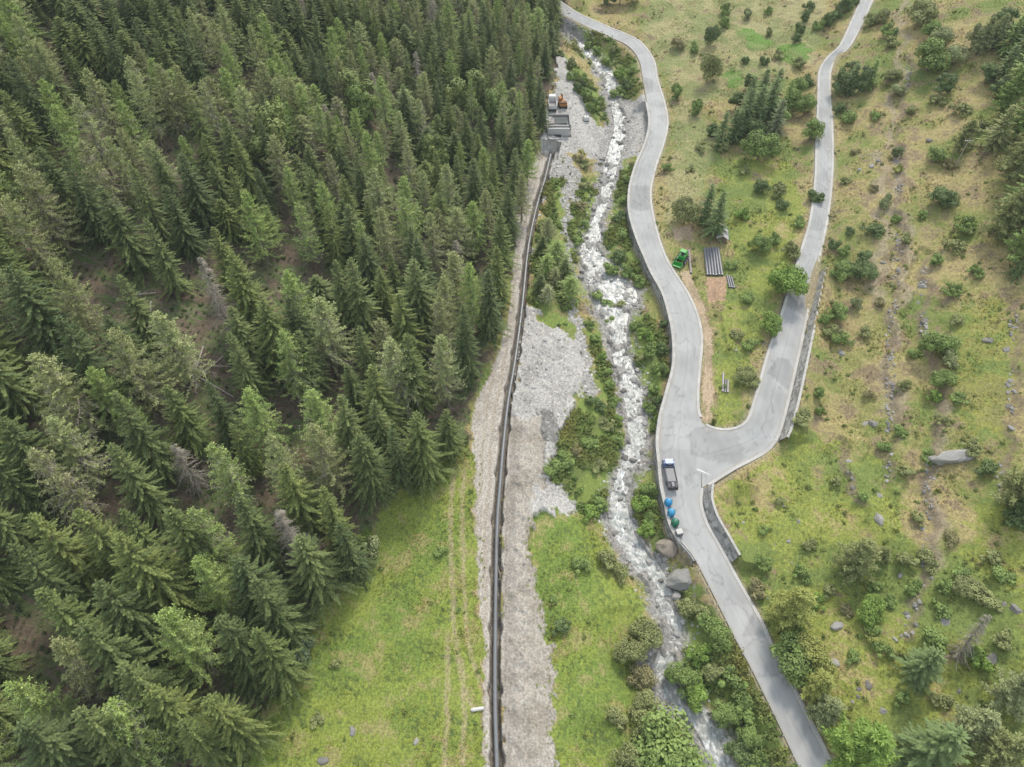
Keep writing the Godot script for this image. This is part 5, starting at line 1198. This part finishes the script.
func build_open_plants() -> void:
	var bark := material(.95)
	var tints := {"dark": Color(.145, .21, .07), "mid": Color(.23, .325, .088), "olive": Color(.275, .305, .115), "pale": Color(.31, .35, .16), "vivid": Color(.22, .34, .065), "yellow": Color(.34, .37, .10), "brown": Color(.28, .26, .12), "blue": Color(.17, .24, .14), "grey": Color(.17, .2, .1)}
	var mats := {}
	for t in tints:
		var m := material(.75, tints[t])
		m.backlight_enabled = true
		m.backlight = Color(.35, .35, .35)
		mats[t] = m
	var white := Color(.82, .82, .82); var light := Color(1.12, 1.12, 1.05)
	var shrubs := []; var stems := []; var trees := []; var boles := []; var pines := []; var firs := []; var larches := []
	for k in 6:
		shrubs.append(leafy_crown(700 + k, 3.5, 2.6, 14, 2000, .23, white, light, -.15))
		stems.append(stem_mesh(710 + k, 3.0, 2.4, 5, .07))
		trees.append(leafy_crown(720 + k, 6.6, 5.7, 26, 5600, .27, white, light, .1))
		boles.append(stem_mesh(730 + k, 6.0, 5.4, 1, .2))
	for k in 3:
		pines.append(leafy_crown(740 + k, 4.0, 6.0, 18, 4200, .2, white, light, .05))
	# conifers in the open wear the colour of their material
	var plain := func(me: ArrayMesh, mean: float) -> ArrayMesh:
		var arr := me.surface_get_arrays(0)
		var cs: PackedColorArray = arr[Mesh.ARRAY_COLOR]
		for i in cs.size(): 
			var b := (cs[i].r + cs[i].g) * .5 / mean
			cs[i] = Color(b, b, b)
		arr[Mesh.ARRAY_COLOR] = cs
		var out := ArrayMesh.new()
		out.add_surface_from_arrays(Mesh.PRIMITIVE_TRIANGLES, arr)
		return out
	for k in 3:
		firs.append(plain.call(spruce_crown(760 + k, 12, 3.2, .95), .12))
		larches.append(plain.call(larch_crown(770 + k, 12, 3.1, 1.2, 15), .21))
	var bole := trunk_mesh(12, .22, Color(.2, .165, .13), rng)
	var seen := {}
	for k in OPEN_PLANTS.size():
		var p: Array = OPEN_PLANTS[k]
		var x: float = p[1]; var d: float = p[2]; var w: float = p[3]; var h: float = p[4]
		var where := plant_place(x, d)
		var tone: String = {"dark": "dark green", "mid": "mid green", "olive": "olive green", "pale": "pale green", "vivid": "bright green", "yellow": "yellow-green", "brown": "brownish", "blue": "blue-green", "grey": "grey-green"}[p[5]]
		var o: Node3D
		var turn := rng.randf() * TAU
		var at := on_ground(x, d, .05)
		var kind: String = p[0]
		var called := "shrub"
		if kind == "round": called = "broadleaf_tree" if w > 3.8 else "shrub"
		elif kind == "pine": called = "pine_tree"
		else: called = kind + "_tree"
		var noun: String = {"shrub": "shrub", "broadleaf_tree": "round leafy tree", "pine_tree": "pine", "spruce_tree": "spruce", "larch_tree": "larch"}[called]
		var base := "%s %s %s" % [tone, noun, where]
		var sized := ("large " if w > 5.0 else "small " if w < 2.4 else "") + base
		o = thing(called, sized, "tree" if called != "shrub" else "shrub", at, turn, base + " group")
		var v := rng.randi()
		if called == "shrub":
			o.scale = Vector3(w / 2.7, h / 2.2, w / 2.7)
			part("stems", stems[v % 6], bark, o)
			part("crown", shrubs[v % 6], mats[p[5]], o)
		elif called == "broadleaf_tree":
			o.scale = Vector3(w / 5.5, h / 5.0, w / 5.5)
			part("trunk", boles[v % 6], bark, o)
			part("crown", trees[v % 6], mats[p[5]], o)
		elif called == "pine_tree":
			o.scale = Vector3(w / 4.0, h / 6.0, w / 4.0) * 1.2
			part("trunk", bole, bark, o).scale = Vector3.ONE * .5
			part("crown", pines[v % 3], mats[p[5]], o)
		else:
			h = maxf(h, w * 1.5)
			o.scale = Vector3(w / 5.4, h / 12.0, w / 5.4)
			part("trunk", bole, bark, o)
			part("crown", (firs if kind == "spruce" else larches)[v % 3], mats[p[5]], o)

func plant_place(x: float, d: float) -> String:
	if x < -8: return "at the forest edge beside the meadow"
	if x < 26 and d < 75: return "on the meadow beside the stream"
	if x < 45 and d < 62: return "on the stream bank below the guard rail"
	if x < 33 and d < 100: return "on the stream bank near the parked truck"
	if x < 37 and d < 128: return "on the stream bank beside the wall"
	if x < 38 and d < 200: return "on the stream bank past the hairpin"
	if x < 42 and d >= 200: return "on the stream bank above the construction site"
	if d > 200 and x < 95: return "on the far pasture between the roads"
	if d > 140 and x < 78: return "in the clump between the two roads"
	if x < 68 and d > 90: return "on the verge inside the hairpin"
	if d > 200: return "on the far hillside above the road"
	if d > 140: return "on the dry hillside"
	if d > 95: return "on the slope above the hill road wall"
	if d > 62: return "on the terraced slope near the long boulder"
	return "on the lower slope beside the road"

func build_cover() -> void:
	# grass clumps, herbs and cobbles too many to count
	var blade := tuft_mesh(800, 9, .16)
	var herb := leafy_crown(801, 1.0, .7, 5, 60, .16, Color(.8, .8, .8), Color(1.15, 1.15, 1.1), -.2)
	var stone := rock_mesh(802, .7)
	var grass := PackedFloat32Array(); var herbs := PackedFloat32Array(); var stones := PackedFloat32Array(); var brush := PackedFloat32Array()
	var clump := make_noise(.09, 81, 3)
	var nx := U.size()
	for j in range(14, R.size() - 17):
		var d := R[j]
		for i in range(30, nx - 14):
			var at := j * nx + i
			var x := U[i] + TX[j]
			var side := x / (d * .75 + 75.0)
			if side > 1.05 or side < -1.0: continue
			var id := ZN[at]
			var cell := (U[i + 1] - U[i]) * (R[j + 1] - R[j])
			var rd := road_d[at]
			if rd < .7: continue
			var sd := stream_d[at]
			if sd < .2:
				if sd > -6.0 and rng.randf() < cell * clampf(.8 + clump.get_noise_2d(x, d) * 3.0, .2, 2.0):
					var b := rng.randf_range(.28, .56)
					stones.append_array([x, stream_y[at] - .08, -d, .25 + .8 * pow(rng.randf(), 2.0), rng.randf_range(.7, 1.0), rng.randf() * TAU, b, b * .985, b * .96])
				continue
			var roll := rng.randf()
			var cn := clump.get_noise_2d(x, d)
			var c := CL[at]
			match id:
				0, 2, 3, 10, 11, 12, 13, 14:
					if sd < 1.2 and roll > .3: continue
					var thick := 4.2 if id in [2, 10] else 2.6
					if id == 3: thick = 2.4
					if roll < cell * thick:
						var s := rng.randf_range(.22, .5) * (.85 + cn)
						var b := rng.randf_range(.7, 1.25)
						var warm := rng.randf_range(.0, .18)
						grass.append_array([x + rng.randf_range(-.3, .3), HT[at] - .04, -d + rng.randf_range(-.3, .3), s, rng.randf_range(.5, .95), rng.randf() * TAU, c.r * b * (1 + warm), c.g * b, c.b * b])
					elif roll > 1.0 - cell * (2.0 if id == 3 else .10 if id == 0 or id == 12 or id == 14 else .03) * clampf(.6 + cn * 2.5, 0, 2):
						var s := rng.randf_range(.6, 1.5) * (1.5 if id == 3 else 1.0)
						var b := rng.randf_range(.8, 1.2)
						herbs.append_array([x, HT[at] - .05, -d, s, rng.randf_range(.6, 1.1), rng.randf() * TAU, (.185 + .1 * cn) * b, .25 * b, .065 * b])
					elif id in [0, 12, 14] and roll > .5 and roll < .5 + cell * .03 * (1.0 if cn > .05 else .2):
						var b := rng.randf_range(.2, .36)
						stones.append_array([x, HT[at], -d, rng.randf_range(.2, .7), .8, rng.randf() * TAU, b, b * .98, b * .95])
				1:
					if roll < cell * .12:
						var b := rng.randf_range(.7, 1.2)
						herbs.append_array([x, HT[at] - .05, -d, rng.randf_range(.6, 1.6), rng.randf_range(.5, 1.0), rng.randf() * TAU, .08 * b, .115 * b, .035 * b])
					elif roll > 1.0 - cell * .5:
						var b := rng.randf_range(.7, 1.2)
						grass.append_array([x, HT[at] - .05, -d, rng.randf_range(.3, .8), rng.randf_range(.4, .8), rng.randf() * TAU, .105 * b, .135 * b, .05 * b])
				4, 5, 6, 15:
					var thick := 2.6 if id == 4 else 1.2 if id == 5 else 1.0
					if roll < cell * thick and (id != 6 or absf(U[i]) > 1.5):
						var s := .12 + (.75 if id != 6 else .45) * pow(rng.randf(), 3.0 if id != 4 else 1.8)
						var b := rng.randf_range(.26, .56) if id != 6 else rng.randf_range(.26, .42)
						stones.append_array([x, HT[at], -d, s, rng.randf_range(.7, 1.0), rng.randf() * TAU, b, b * (.98 if id != 6 else .92), b * (.945 if id != 6 else .82)])
					elif id == 4 and roll > 1.0 - cell * .12:
						herbs.append_array([x, HT[at] - .05, -d, rng.randf_range(.4, 1.0), .8, rng.randf() * TAU, .13, .17, .055])
				_: pass
			if id in [4, 5, 6, 7, 15] and i > 5 and rng.randf() < cell * .9 and (ZN[at - 4] in [2, 3, 12] or ZN[at + 4] in [2, 3, 12] or ZN[at - 2] in [2, 3] or ZN[at + 2] in [2, 3]):
				var b := rng.randf_range(.8, 1.2)
				grass.append_array([x, HT[at] - .03, -d, rng.randf_range(.3, .7), rng.randf_range(.5, .9), rng.randf() * TAU, .25 * b, .3 * b, .08 * b])
			if sd < 3.0 and id != 7 and rng.randf() < cell * .9:
				var b := rng.randf_range(.28, .55)
				stones.append_array([x, HT[at], -d, rng.randf_range(.15, .7), rng.randf_range(.7, 1.0), rng.randf() * TAU, b, b * .985, b * .96])
	# stones along the old terrace lines
	for l in TERRACES:
		for k in range(0, l.size() - 2, 2):
			var a := Vector2(l[k], l[k + 1]); var b := Vector2(l[k + 2], l[k + 3])
			for e in int(a.distance_to(b) * 2.2):
				var p := a.lerp(b, rng.randf()) + Vector2(rng.randf_range(-.9, .5), rng.randf_range(-.5, .5))
				if clump.get_noise_2d(p.x * .8, p.y * .8) < -.05: continue
				var t := rng.randf_range(.17, .34)
				stones.append_array([p.x, height(p.x, p.y), -p.y, rng.randf_range(.25, .9), .8, rng.randf() * TAU, t, t * .98, t * .95])
	var gm := material(.9)
	gm.backlight_enabled = true
	gm.backlight = Color(.3, .3, .3)
	scatter("grass", blade, gm, grass, "grass clumps over meadow and slopes", "grass")
	scatter("undergrowth", herb, gm, herbs, "low leafy herbs and seedlings on the banks and slopes", "undergrowth")
	scatter("gravel", stone, material(.95), stones, "loose grey stones and cobbles along the stream and trench", "gravel")
# ---------------------------------------------------------------- construction site and vehicles
func tinted(called: String, parent: Node, build: Callable, mat: Material, label := "") -> MeshInstance3D:
	var g := Geo.new()
	build.call(g)
	return part(called, g.mesh(), mat, parent, label)

func at(x: float, y: float, z: float, turn := 0.0) -> Transform3D:
	return Transform3D(Basis(Vector3.UP, turn), Vector3(x, y, z))

func lying(x: float, y: float, z: float) -> Transform3D:
	return Transform3D(Basis(Vector3.BACK, PI / 2), Vector3(x, y, z))

func wheel_on(parent: Node, x: float, y: float, z: float, r: float, w: float, tyre: Material, rim: Material) -> void:
	var o := tinted("wheel", parent, func(g): g.lathe(lying(0, 0, 0), [Vector2(r * .55, -w * .5), Vector2(r * .92, -w * .5), Vector2(r, -w * .35), Vector2(r, w * .35), Vector2(r * .92, w * .5), Vector2(r * .55, w * .5)], 18, Color.WHITE), tyre)
	o.position = Vector3(x, y, z)
	tinted("rim", o, func(g): g.lathe(lying(0, 0, 0), [Vector2(.01, -w * .42), Vector2(r * .3, -w * .46), Vector2(r * .58, -w * .4), Vector2(r * .58, w * .4), Vector2(r * .3, w * .46), Vector2(.01, w * .42)], 14, Color.WHITE), rim)

func build_site() -> void:
	var concrete := grained(.85, .7, noise_texture(.04, .75, 1.0, 91), 1.0)
	var pale := Color(.40, .40, .385)
	var y := lie(15, 197)
	var o := thing("concrete_chamber", "open concrete chamber with white rim walls at the head of the pipe trench", "chamber", Vector3(14.2, lie(15, 201) - .6, -200.8), .0)
	tinted("floor_slab", o, func(g): g.box(at(0, -.1, 0), Vector3(7.4, .6, 9.0), Color(.24, .24, .235)), concrete)
	tinted("side_wall", o, func(g): g.box(at(-3.5, .5, 0), Vector3(.45, 1.9, 9.0), pale), concrete)
	tinted("side_wall", o, func(g): g.box(at(3.5, .5, -1.4), Vector3(.45, 1.7, 6.2), pale), concrete)
	tinted("back_wall", o, func(g): g.box(at(0, .5, -4.3), Vector3(6.5, 1.8, .4), Color(.3, .3, .29)), concrete)
	tinted("front_wall", o, func(g): g.box(at(-.2, .5, 3.2), Vector3(6.1, 2.3, .5), Color(.42, .42, .41)), concrete)
	tinted("front_wall", o, func(g): g.box(at(-.2, .5, 4.9), Vector3(6.5, 2.3, .55), Color(.58, .58, .57)), concrete)
	tinted("cover_slab", o, func(g): g.box(at(-2.2, .5, -.4), Vector3(1.7, 1.6, 2.4), Color(.36, .34, .33)), concrete)
	var steel := material(.6, Color(.2, .22, .21))
	for k in 8: tinted("formwork_beam", o, func(g): g.box(at(-.9 + k * .48, .55, -1.6), Vector3(.26, 1.15, 3.6), Color.WHITE, .02), steel)
	for k in 5: tinted("formwork_beam", o, func(g): g.box(at(.9, 1.75, -3.0 + k * .75), Vector3(4.0, .14, .16), Color.WHITE, .02), steel)
	var dark := material(.9, Color(.05, .05, .05))
	tinted("shaft_rim", o, func(g): g.box(at(-1.7, .9, 8.1), Vector3(2.9, .35, .5), Color(.4, .4, .4)), concrete)
	tinted("shaft_rim", o, func(g): g.box(at(-3.3, .9, 6.8), Vector3(.25, .35, 2.4), Color(.3, .3, .3)), concrete)
	# steel shoring sheets round the dark pit in front
	for k in 5: tinted("shoring_sheet", o, func(g): g.box(at(-3.2 + k * .85, -.6, 5.6), Vector3(.8, 1.7, .12), Color(2.0, 1.7, 1.4), .01), dark)

func build_machines() -> void:
	var tyre := material(.9, Color(.03, .03, .032))
	var rim := material(.5, Color(.4, .41, .42), .4)
	var glass := material(.08, Color(.03, .04, .05))
	var dark := material(.7, Color(.06, .06, .065))
	var blue := material(.35, Color(.05, .125, .31))
	var grey := material(.6, Color(.19, .19, .2))
	# parked truck, nose away from the camera
	var ry: float = lie(32.4, 80.5)
	for r in main_road: if absf(r[1] - 80.5) < 1.2: ry = r[4]
	var t := thing("parked_truck", "small truck with light blue cab and grey load bed parked by the parapet", "truck", Vector3(32.35, ry + .005, -80.7), .03)
	tinted("chassis", t, func(g): g.box(at(0, .55, .2), Vector3(.9, .25, 6.2), Color.WHITE), dark)
	tinted("cab", t, func(g): 
		g.box(at(0, .55, -2.55), Vector3(2.15, 1.0, 1.7), Color.WHITE, .1)
		g.box(at(0, 1.5, -2.35), Vector3(2.0, .75, 1.25), Color.WHITE, .16), blue)
	tinted("windscreen", t, func(g): g.box(at(0, 1.55, -2.985), Vector3(1.75, .55, .06), Color.WHITE, .02), glass)
	tinted("rear_window", t, func(g): g.box(at(0, 1.6, -1.71), Vector3(1.5, .45, .06), Color.WHITE, .02), glass)
	for s in [-1.0, 1.0]: tinted("side_window", t, func(g): g.box(at(s * 1.0, 1.55, -2.35), Vector3(.06, .5, .8), Color.WHITE, .02), glass)
	for s in [-1.0, 1.0]: tinted("mirror", t, func(g): g.box(at(s * 1.22, 1.5, -2.95), Vector3(.18, .34, .1), Color.WHITE, .02), dark)
	tinted("load_bed", t, func(g): 
		g.box(at(0, .95, .35), Vector3(2.15, .14, 3.7), Color.WHITE, .02)
		for s in [-1.0, 1.0]: g.box(at(s * 1.05, 1.09, .35), Vector3(.06, .4, 3.7), Color(.85, .85, .85), .01)
		g.box(at(0, 1.09, -1.45), Vector3(2.1, .7, .08), Color(.5, .62, .85), .01), grey)
	tinted("load_cover", t, func(g): g.box(at(-.05, 1.1, .35), Vector3(1.75, .34, 3.4), Color(1.12, 1.1, 1.08), .12), grey)
	tinted("rear_tank", t, func(g): g.box(at(-.02, .9, 2.75), Vector3(.62, .75, 1.15), Color(1.5, 1.7, 2.0), .1), grey)
	tinted("rear_box", t, func(g): g.box(at(-.72, .7, 2.75), Vector3(.66, .6, 1.2), Color.WHITE, .05), dark)
	tinted("rear_box", t, func(g): g.box(at(.72, .7, 2.75), Vector3(.66, .6, 1.2), Color.WHITE, .05), dark)
	tinted("bumper", t, func(g): g.box(at(0, .5, 3.45), Vector3(2.1, .3, .16), Color.WHITE, .03), dark)
	for s in [-1.0, 1.0]:
		wheel_on(t, s * .92, .42, -2.3, .42, .26, tyre, rim)
		wheel_on(t, s * .92, .42, 1.7, .42, .34, tyre, rim)
		tinted("tail_light", t, func(g): g.box(at(s * .85, .6, 3.55), Vector3(.2, .12, .05), Color(1, .2, .15), .01), material(.4, Color(.5, .05, .04)))
	# bottle-bank bins
	var bins := [[31.15, 74.5, Color(.02, .22, .45), "light blue domed recycling bin nearest the truck", true], [31.45, 72.3, Color(.03, .25, .45), "light blue domed recycling bin beside the green bin", true], [31.9, 70.1, Color(.01, .13, .07), "dark green domed recycling bin by the parapet", true], [32.4, 68.0, Color(.26, .265, .27), "grey waste container with white lid at the end of the bins", false]]
	for b in bins:
		var plastic := material(.4, b[2])
		var by: float = lie(b[0], b[1])
		for r in main_road: if absf(r[1] - b[1]) < 1.2: by = r[4]
		var o := thing("recycling_bin" if b[4] else "waste_container", b[3], "bin", Vector3(b[0], by + .005, -b[1]), .25, "bins beside the parked truck")
		if b[4]:
			tinted("drum", o, func(g): g.lathe(at(0, 0, 0), [Vector2(.62, .0), Vector2(.74, .08), Vector2(.8, .9), Vector2(.78, 1.0)], 20, Color.WHITE), plastic)
			tinted("dome", o, func(g): g.lathe(at(0, 0, 0), [Vector2(.81, 1.0), Vector2(.78, 1.18), Vector2(.62, 1.46), Vector2(.36, 1.64), Vector2(.1, 1.7), Vector2(.001, 1.7)], 20, Color(1.15, 1.15, 1.15)), plastic)
			for s in [-1.0, 1.0]: tinted("slot", o, func(g): g.box(at(s * .66, 1.22, 0), Vector3(.2, .2, .34), Color.WHITE, .04), dark)
			tinted("lifting_ring", o, func(g): g.box(at(0, 1.68, 0), Vector3(.3, .14, .08), Color.WHITE, .02), rim)
		else:
			tinted("body", o, func(g): g.box(at(0, .15, 0), Vector3(1.35, 1.05, 1.15), Color(.42, .43, .44), .08), plastic)
			tinted("lid", o, func(g): g.box(at(0, 1.2, 0), Vector3(1.42, .22, 1.22), Color(1.05, 1.05, 1.05), .1), plastic)
			for s in [-1.0, 1.0]:
				for q in [-1.0, 1.0]: wheel_on(o, s * .5, .1, q * .4, .1, .08, tyre, rim)
	# green tracked loader
	var green := material(.45, Color(.025, .27, .04))
	var k := thing("tracked_loader", "small bright green tracked loader beside the main road", "loader", on_ground(43.7, 143.6), 2.6)
	k.scale = Vector3.ONE * 1.35
	for s in [-1.0, 1.0]:
		tinted("track", k, func(g): g.box(at(s * .85, .0, 0), Vector3(.42, .62, 2.5), Color.WHITE, .12), tyre)
		for q in 3: tinted("roller", k, func(g): g.lathe(lying(s * 1.08, .3, -.8 + q * .8), [Vector2(.01, -.04), Vector2(.2, -.04), Vector2(.2, .04), Vector2(.01, .04)], 10, Color.WHITE), rim)
	tinted("body", k, func(g):
		g.box(at(0, .45, .35), Vector3(1.35, .85, 1.9), Color.WHITE, .12)
		g.box(at(0, 1.25, .75), Vector3(1.2, .35, .95), Color(1.25, 1.25, 1.25), .1), green)
	tinted("seat", k, func(g): g.box(at(0, 1.3, -.05), Vector3(.55, .25, .5), Color.WHITE, .05); g.box(at(0, 1.45, .22), Vector3(.55, .5, .12), Color.WHITE, .04), dark)
	tinted("roof", k, func(g): g.box(at(0, 2.25, -.05), Vector3(1.15, .1, 1.0), Color(1.1, 1.1, 1.1), .04), green)
	for s in [-1.0, 1.0]:
		for q in [-.5, .4]: tinted("roof_post", k, func(g): g.tube(Vector3(s * .52, 1.2, q), Vector3(s * .52, 2.28, q), .035, .035, 6, Color.WHITE), dark)
		tinted("loader_arm", k, func(g): g.tube(Vector3(s * .6, 1.25, .9), Vector3(s * .6, 1.0, -1.2), .09, .08, 6, Color.WHITE); g.tube(Vector3(s * .6, 1.0, -1.2), Vector3(s * .6, .4, -1.75), .08, .07, 6, Color.WHITE), green)
	tinted("bucket", k, func(g):
		g.box(at(0, .1, -2.1), Vector3(1.8, .08, .8), Color.WHITE, .02)
		g.box(at(0, .15, -1.72), Vector3(1.8, .6, .08), Color.WHITE, .02)
		for s in [-1.0, 1.0]: g.box(at(s * .87, .15, -2.1), Vector3(.06, .5, .75), Color.WHITE, .02), green)
	# stored pipes
	var black := material(.38, Color(.15, .155, .17))
	var brown := material(.6, Color(.26, .22, .21))
	var lay := func(x: float, d: float, length: float, r: float, turn: float, m: Material, label: String, group: String, lift := 0.0) -> void:
		var dir := Vector3(sin(turn), 0, -cos(turn))
		var a := on_ground(x, d); var b := on_ground(x + dir.x * length, d - dir.z * length)
		a.y += r * 1.02 + lift; b.y += r * 1.02 + lift
		var o := thing("stored_pipe", label, "pipe", a, 0, group)
		var v := b - a
		var g := Geo.new()
		g.smooth = true
		g.tube(Vector3.ZERO, v, r, r, 20, Color.WHITE)
		g.tube(v, Vector3.ZERO, r * .93, r * .93, 20, Color.WHITE)
		part("pipe_wall", g.mesh(), m, o)
		var e := Geo.new()
		e.smooth = true
		e.tube(-v.normalized() * .01, v.normalized() * .16, r * 1.02, r * 1.02, 20, Color.WHITE)
		part("pipe_end", e.mesh(), rim, o)
	var ordinal := ["first", "second", "third", "fourth", "fifth", "sixth", "seventh"]
	for n in 6:
		lay.call(49.3 + n * .70, 137.5 - n * .1, 9.4, .34, .085 - n * .006, black, "long black pipe, %s from the road in the stored row above bare soil" % ordinal[n], "row of stored black pipes")
	for n in 3: lay.call(53.9 + n * .52, 132.7 - n * .2, 4.1, .24, .01, black, "short black pipe, %s from the road in the small group by bare soil" % ordinal[n], "group of short black pipes")
	lay.call(45.4, 138.7, 8.4, .3, .085, brown, "lone brownish grey pipe lying beside the green loader", "")
	for n in 3: lay.call(46.9 + n * .55, 101.8 - n * .1, [5.2, 3.4, 3.4][n], .22, .2, material(.5, [Color(.36, .33, .35), Color(.16, .165, .19), Color(.33, .31, .29)][n]), ["pale lilac pipe with red ends on the verge inside the hairpin", "thin dark pipe between the two pale ones inside the hairpin", "short pale pipe nearest the shrubs inside the hairpin"][n], "pipes on the verge inside the hairpin")
	# small hut under the dark spruces
	var h := thing("hut", "small hut with pale metal roof under the dark spruces", "hut", on_ground(54.9, 150.6, .3), -.16)
	var wood := material(.9, Color(.2, .15, .11))
	var tin := material(.6, Color(.40, .385, .395))
	tinted("wall", h, func(g): g.box(at(0, 0, 0), Vector3(2.3, 2.1, 4.2), Color.WHITE, .04), wood)
	tinted("roof", h, func(g):
		for s in [-1.0, 1.0]:
			g.quad(Vector3(0, 3.0, -2.6), Vector3(s * 1.55, 2.0, -2.6), Vector3(s * 1.55, 2.0, 2.6), Vector3(0, 3.0, 2.6), Color.WHITE)
			g.quad(Vector3(0, 2.92, -2.6), Vector3(s * 1.55, 1.92, -2.6), Vector3(s * 1.55, 1.92, 2.6), Vector3(0, 2.92, 2.6), Color.WHITE)
			g.quad(Vector3(s * 1.55, 2.0, -2.6), Vector3(s * 1.55, 2.0, 2.6), Vector3(s * 1.55, 1.92, 2.6), Vector3(s * 1.55, 1.92, -2.6), Color(.8, .8, .8)), tin)
	tinted("gable", h, func(g): g.tri(Vector3(-1.15, 2.08, 2.1), Vector3(1.15, 2.08, 2.1), Vector3(0, 2.88, 2.1), Color.WHITE), wood)
	tinted("gable", h, func(g): g.tri(Vector3(-1.15, 2.08, -2.1), Vector3(0, 2.88, -2.1), Vector3(1.15, 2.08, -2.1), Color.WHITE), wood)
	tinted("door", h, func(g): g.box(at(0, .1, 2.11), Vector3(.85, 1.8, .06), Color(.7, .7, .7), .01), wood)
	# dump truck and excavator behind the chamber
	var white := material(.5, Color(.54, .54, .53))
	var d := thing("dump_truck", "white dump truck parked behind the concrete chamber", "truck", on_ground(12.6, 210.5, -.05), .0)
	tinted("chassis", d, func(g): g.box(at(0, .6, 0), Vector3(1.0, .3, 6.6), Color.WHITE), dark)
	tinted("cab", d, func(g): g.box(at(0, .7, -2.7), Vector3(2.3, 2.0, 1.7), Color.WHITE, .15), white)
	tinted("windscreen", d, func(g): g.box(at(0, 1.6, -3.54), Vector3(2.0, .8, .06), Color.WHITE, .02), glass)
	tinted("tipper_body", d, func(g):
		g.box(at(0, 1.0, .8), Vector3(2.4, .15, 4.6), Color(.35, .35, .35), .02)
		for s in [-1.0, 1.0]: g.box(at(s * 1.17, 1.15, .8), Vector3(.1, 1.0, 4.6), Color.WHITE, .02)
		g.box(at(0, 1.15, 3.05), Vector3(2.3, 1.0, .1), Color(1.2, 1.2, 1.2), .02)
		g.box(at(0, 1.15, -1.45), Vector3(2.3, 1.3, .1), Color.WHITE, .02), white)
	for s in [-1.0, 1.0]:
		for q in [-2.5, 1.2, 2.3]: wheel_on(d, s * 1.0, .5, q, .5, .34, tyre, rim)
	var orange := material(.6, Color(.32, .14, .035))
	var e := thing("excavator", "orange tracked excavator standing beside the white dump truck", "excavator", on_ground(15.8, 210.8, -.03), .15)
	for s in [-1.0, 1.0]: tinted("track", e, func(g): g.box(at(s * 1.0, 0, 0), Vector3(.5, .75, 3.4), Color.WHITE, .2), tyre)
	tinted("undercarriage", e, func(g): g.box(at(0, .35, 0), Vector3(1.6, .5, 1.6), Color.WHITE), dark)
	tinted("house", e, func(g):
		g.box(at(0, .9, .5), Vector3(2.3, .9, 2.5), Color.WHITE, .1)
		g.box(at(0, 1.8, 1.2), Vector3(2.1, .3, 1.0), Color(.3, .3, .3), .08), orange)
	tinted("cab", e, func(g): g.box(at(-.65, .95, -.75), Vector3(.95, 1.75, 1.4), Color.WHITE, .1), orange)
	tinted("cab_window", e, func(g): g.box(at(-.65, 1.6, -1.46), Vector3(.8, .9, .05), Color.WHITE, .02); g.box(at(-1.14, 1.6, -.75), Vector3(.05, .8, 1.0), Color.WHITE, .02), glass)
	tinted("boom", e, func(g): g.tube(Vector3(.2, 1.5, -.6), Vector3(.2, 2.9, -1.9), .22, .2, 8, Color.WHITE); g.tube(Vector3(.2, 2.9, -1.9), Vector3(.2, 2.5, -3.3), .2, .16, 8, Color.WHITE), orange)
	tinted("stick", e, func(g): g.tube(Vector3(.2, 2.55, -3.25), Vector3(.2, .8, -3.0), .15, .12, 8, Color.WHITE), orange)
	tinted("bucket", e, func(g): g.box(at(.2, .1, -2.9), Vector3(.9, .8, .8), Color.WHITE, .15), dark)
	# white liquid tank on the gravel
	var v := thing("white_tank", "small white box tank standing alone on the gravel near the stream", "tank", on_ground(23.1, 206.2, -.02), .2)
	tinted("pallet", v, func(g): g.box(at(0, 0, 0), Vector3(1.7, .16, 1.4), Color.WHITE, .02), dark)
	tinted("body", v, func(g): g.box(at(0, .17, 0), Vector3(1.6, 1.2, 1.3), Color.WHITE, .15), white)
	tinted("cap", v, func(g): g.lathe(at(0, 1.36, 0), [Vector2(.2, 0), Vector2(.2, .08), Vector2(.01, .1)], 12, Color.WHITE), dark)
	# white sack on the track edge
	var sack := Geo.new()
	sack.lathe(Transform3D(Basis(Vector3.BACK, PI / 2).scaled(Vector3(1, .55, .6)), Vector3(1.15, .3, 0)), [Vector2(.05, 0), Vector2(.45, .15), Vector2(.55, .7), Vector2(.5, 1.3), Vector2(.58, 1.8), Vector2(.4, 2.2), Vector2(.05, 2.35)], 12, Color.WHITE)
	single("white_sack", sack.mesh(), material(.7, Color(.55, .55, .54)), "long white sack lying on the track edge beside the meadow", "sack", on_ground(-5.8, 36.6), .15)
	# power pole on the hillside
	var pole := thing("power_pole", "thin wooden power pole standing on the dry hillside", "pole", on_ground(113.4, 160.6, .4))
	tinted("mast", pole, func(g): g.tube(Vector3.ZERO, Vector3(0, 8.5, 0), .15, .1, 8, Color.WHITE), material(.9, Color(.33, .3, .27)))
	tinted("crossarm", pole, func(g): g.box(at(0, 7.9, 0), Vector3(2.0, .14, .14), Color.WHITE, .01), material(.9, Color(.45, .44, .42)))
	for s in [-.85, 0.0, .85]: tinted("insulator", pole, func(g): g.lathe(at(s, 8.04 if s != 0.0 else 8.5, 0), [Vector2(.03, 0), Vector2(.07, .05), Vector2(.05, .12), Vector2(.07, .18), Vector2(.01, .24)], 8, Color.WHITE), material(.3, Color(.6, .6, .58)))
	# leaning bare tree by the lower slope
	var lean := thing("dead_tree", "leaning bare grey tree on the lower slope above the road", "tree", on_ground(73.1, 42.0, .2), .4)
	lean.rotation = Vector3(-.25, .4, -.35)
	var rr := RandomNumberGenerator.new()
	rr.seed = 12
	part("trunk", trunk_mesh(11, .2, Color(.26, .23, .2), rr, .02), material(.95), lean)
	part("crown", dead_crown(399, 11, 2.6), material(.95), lean)
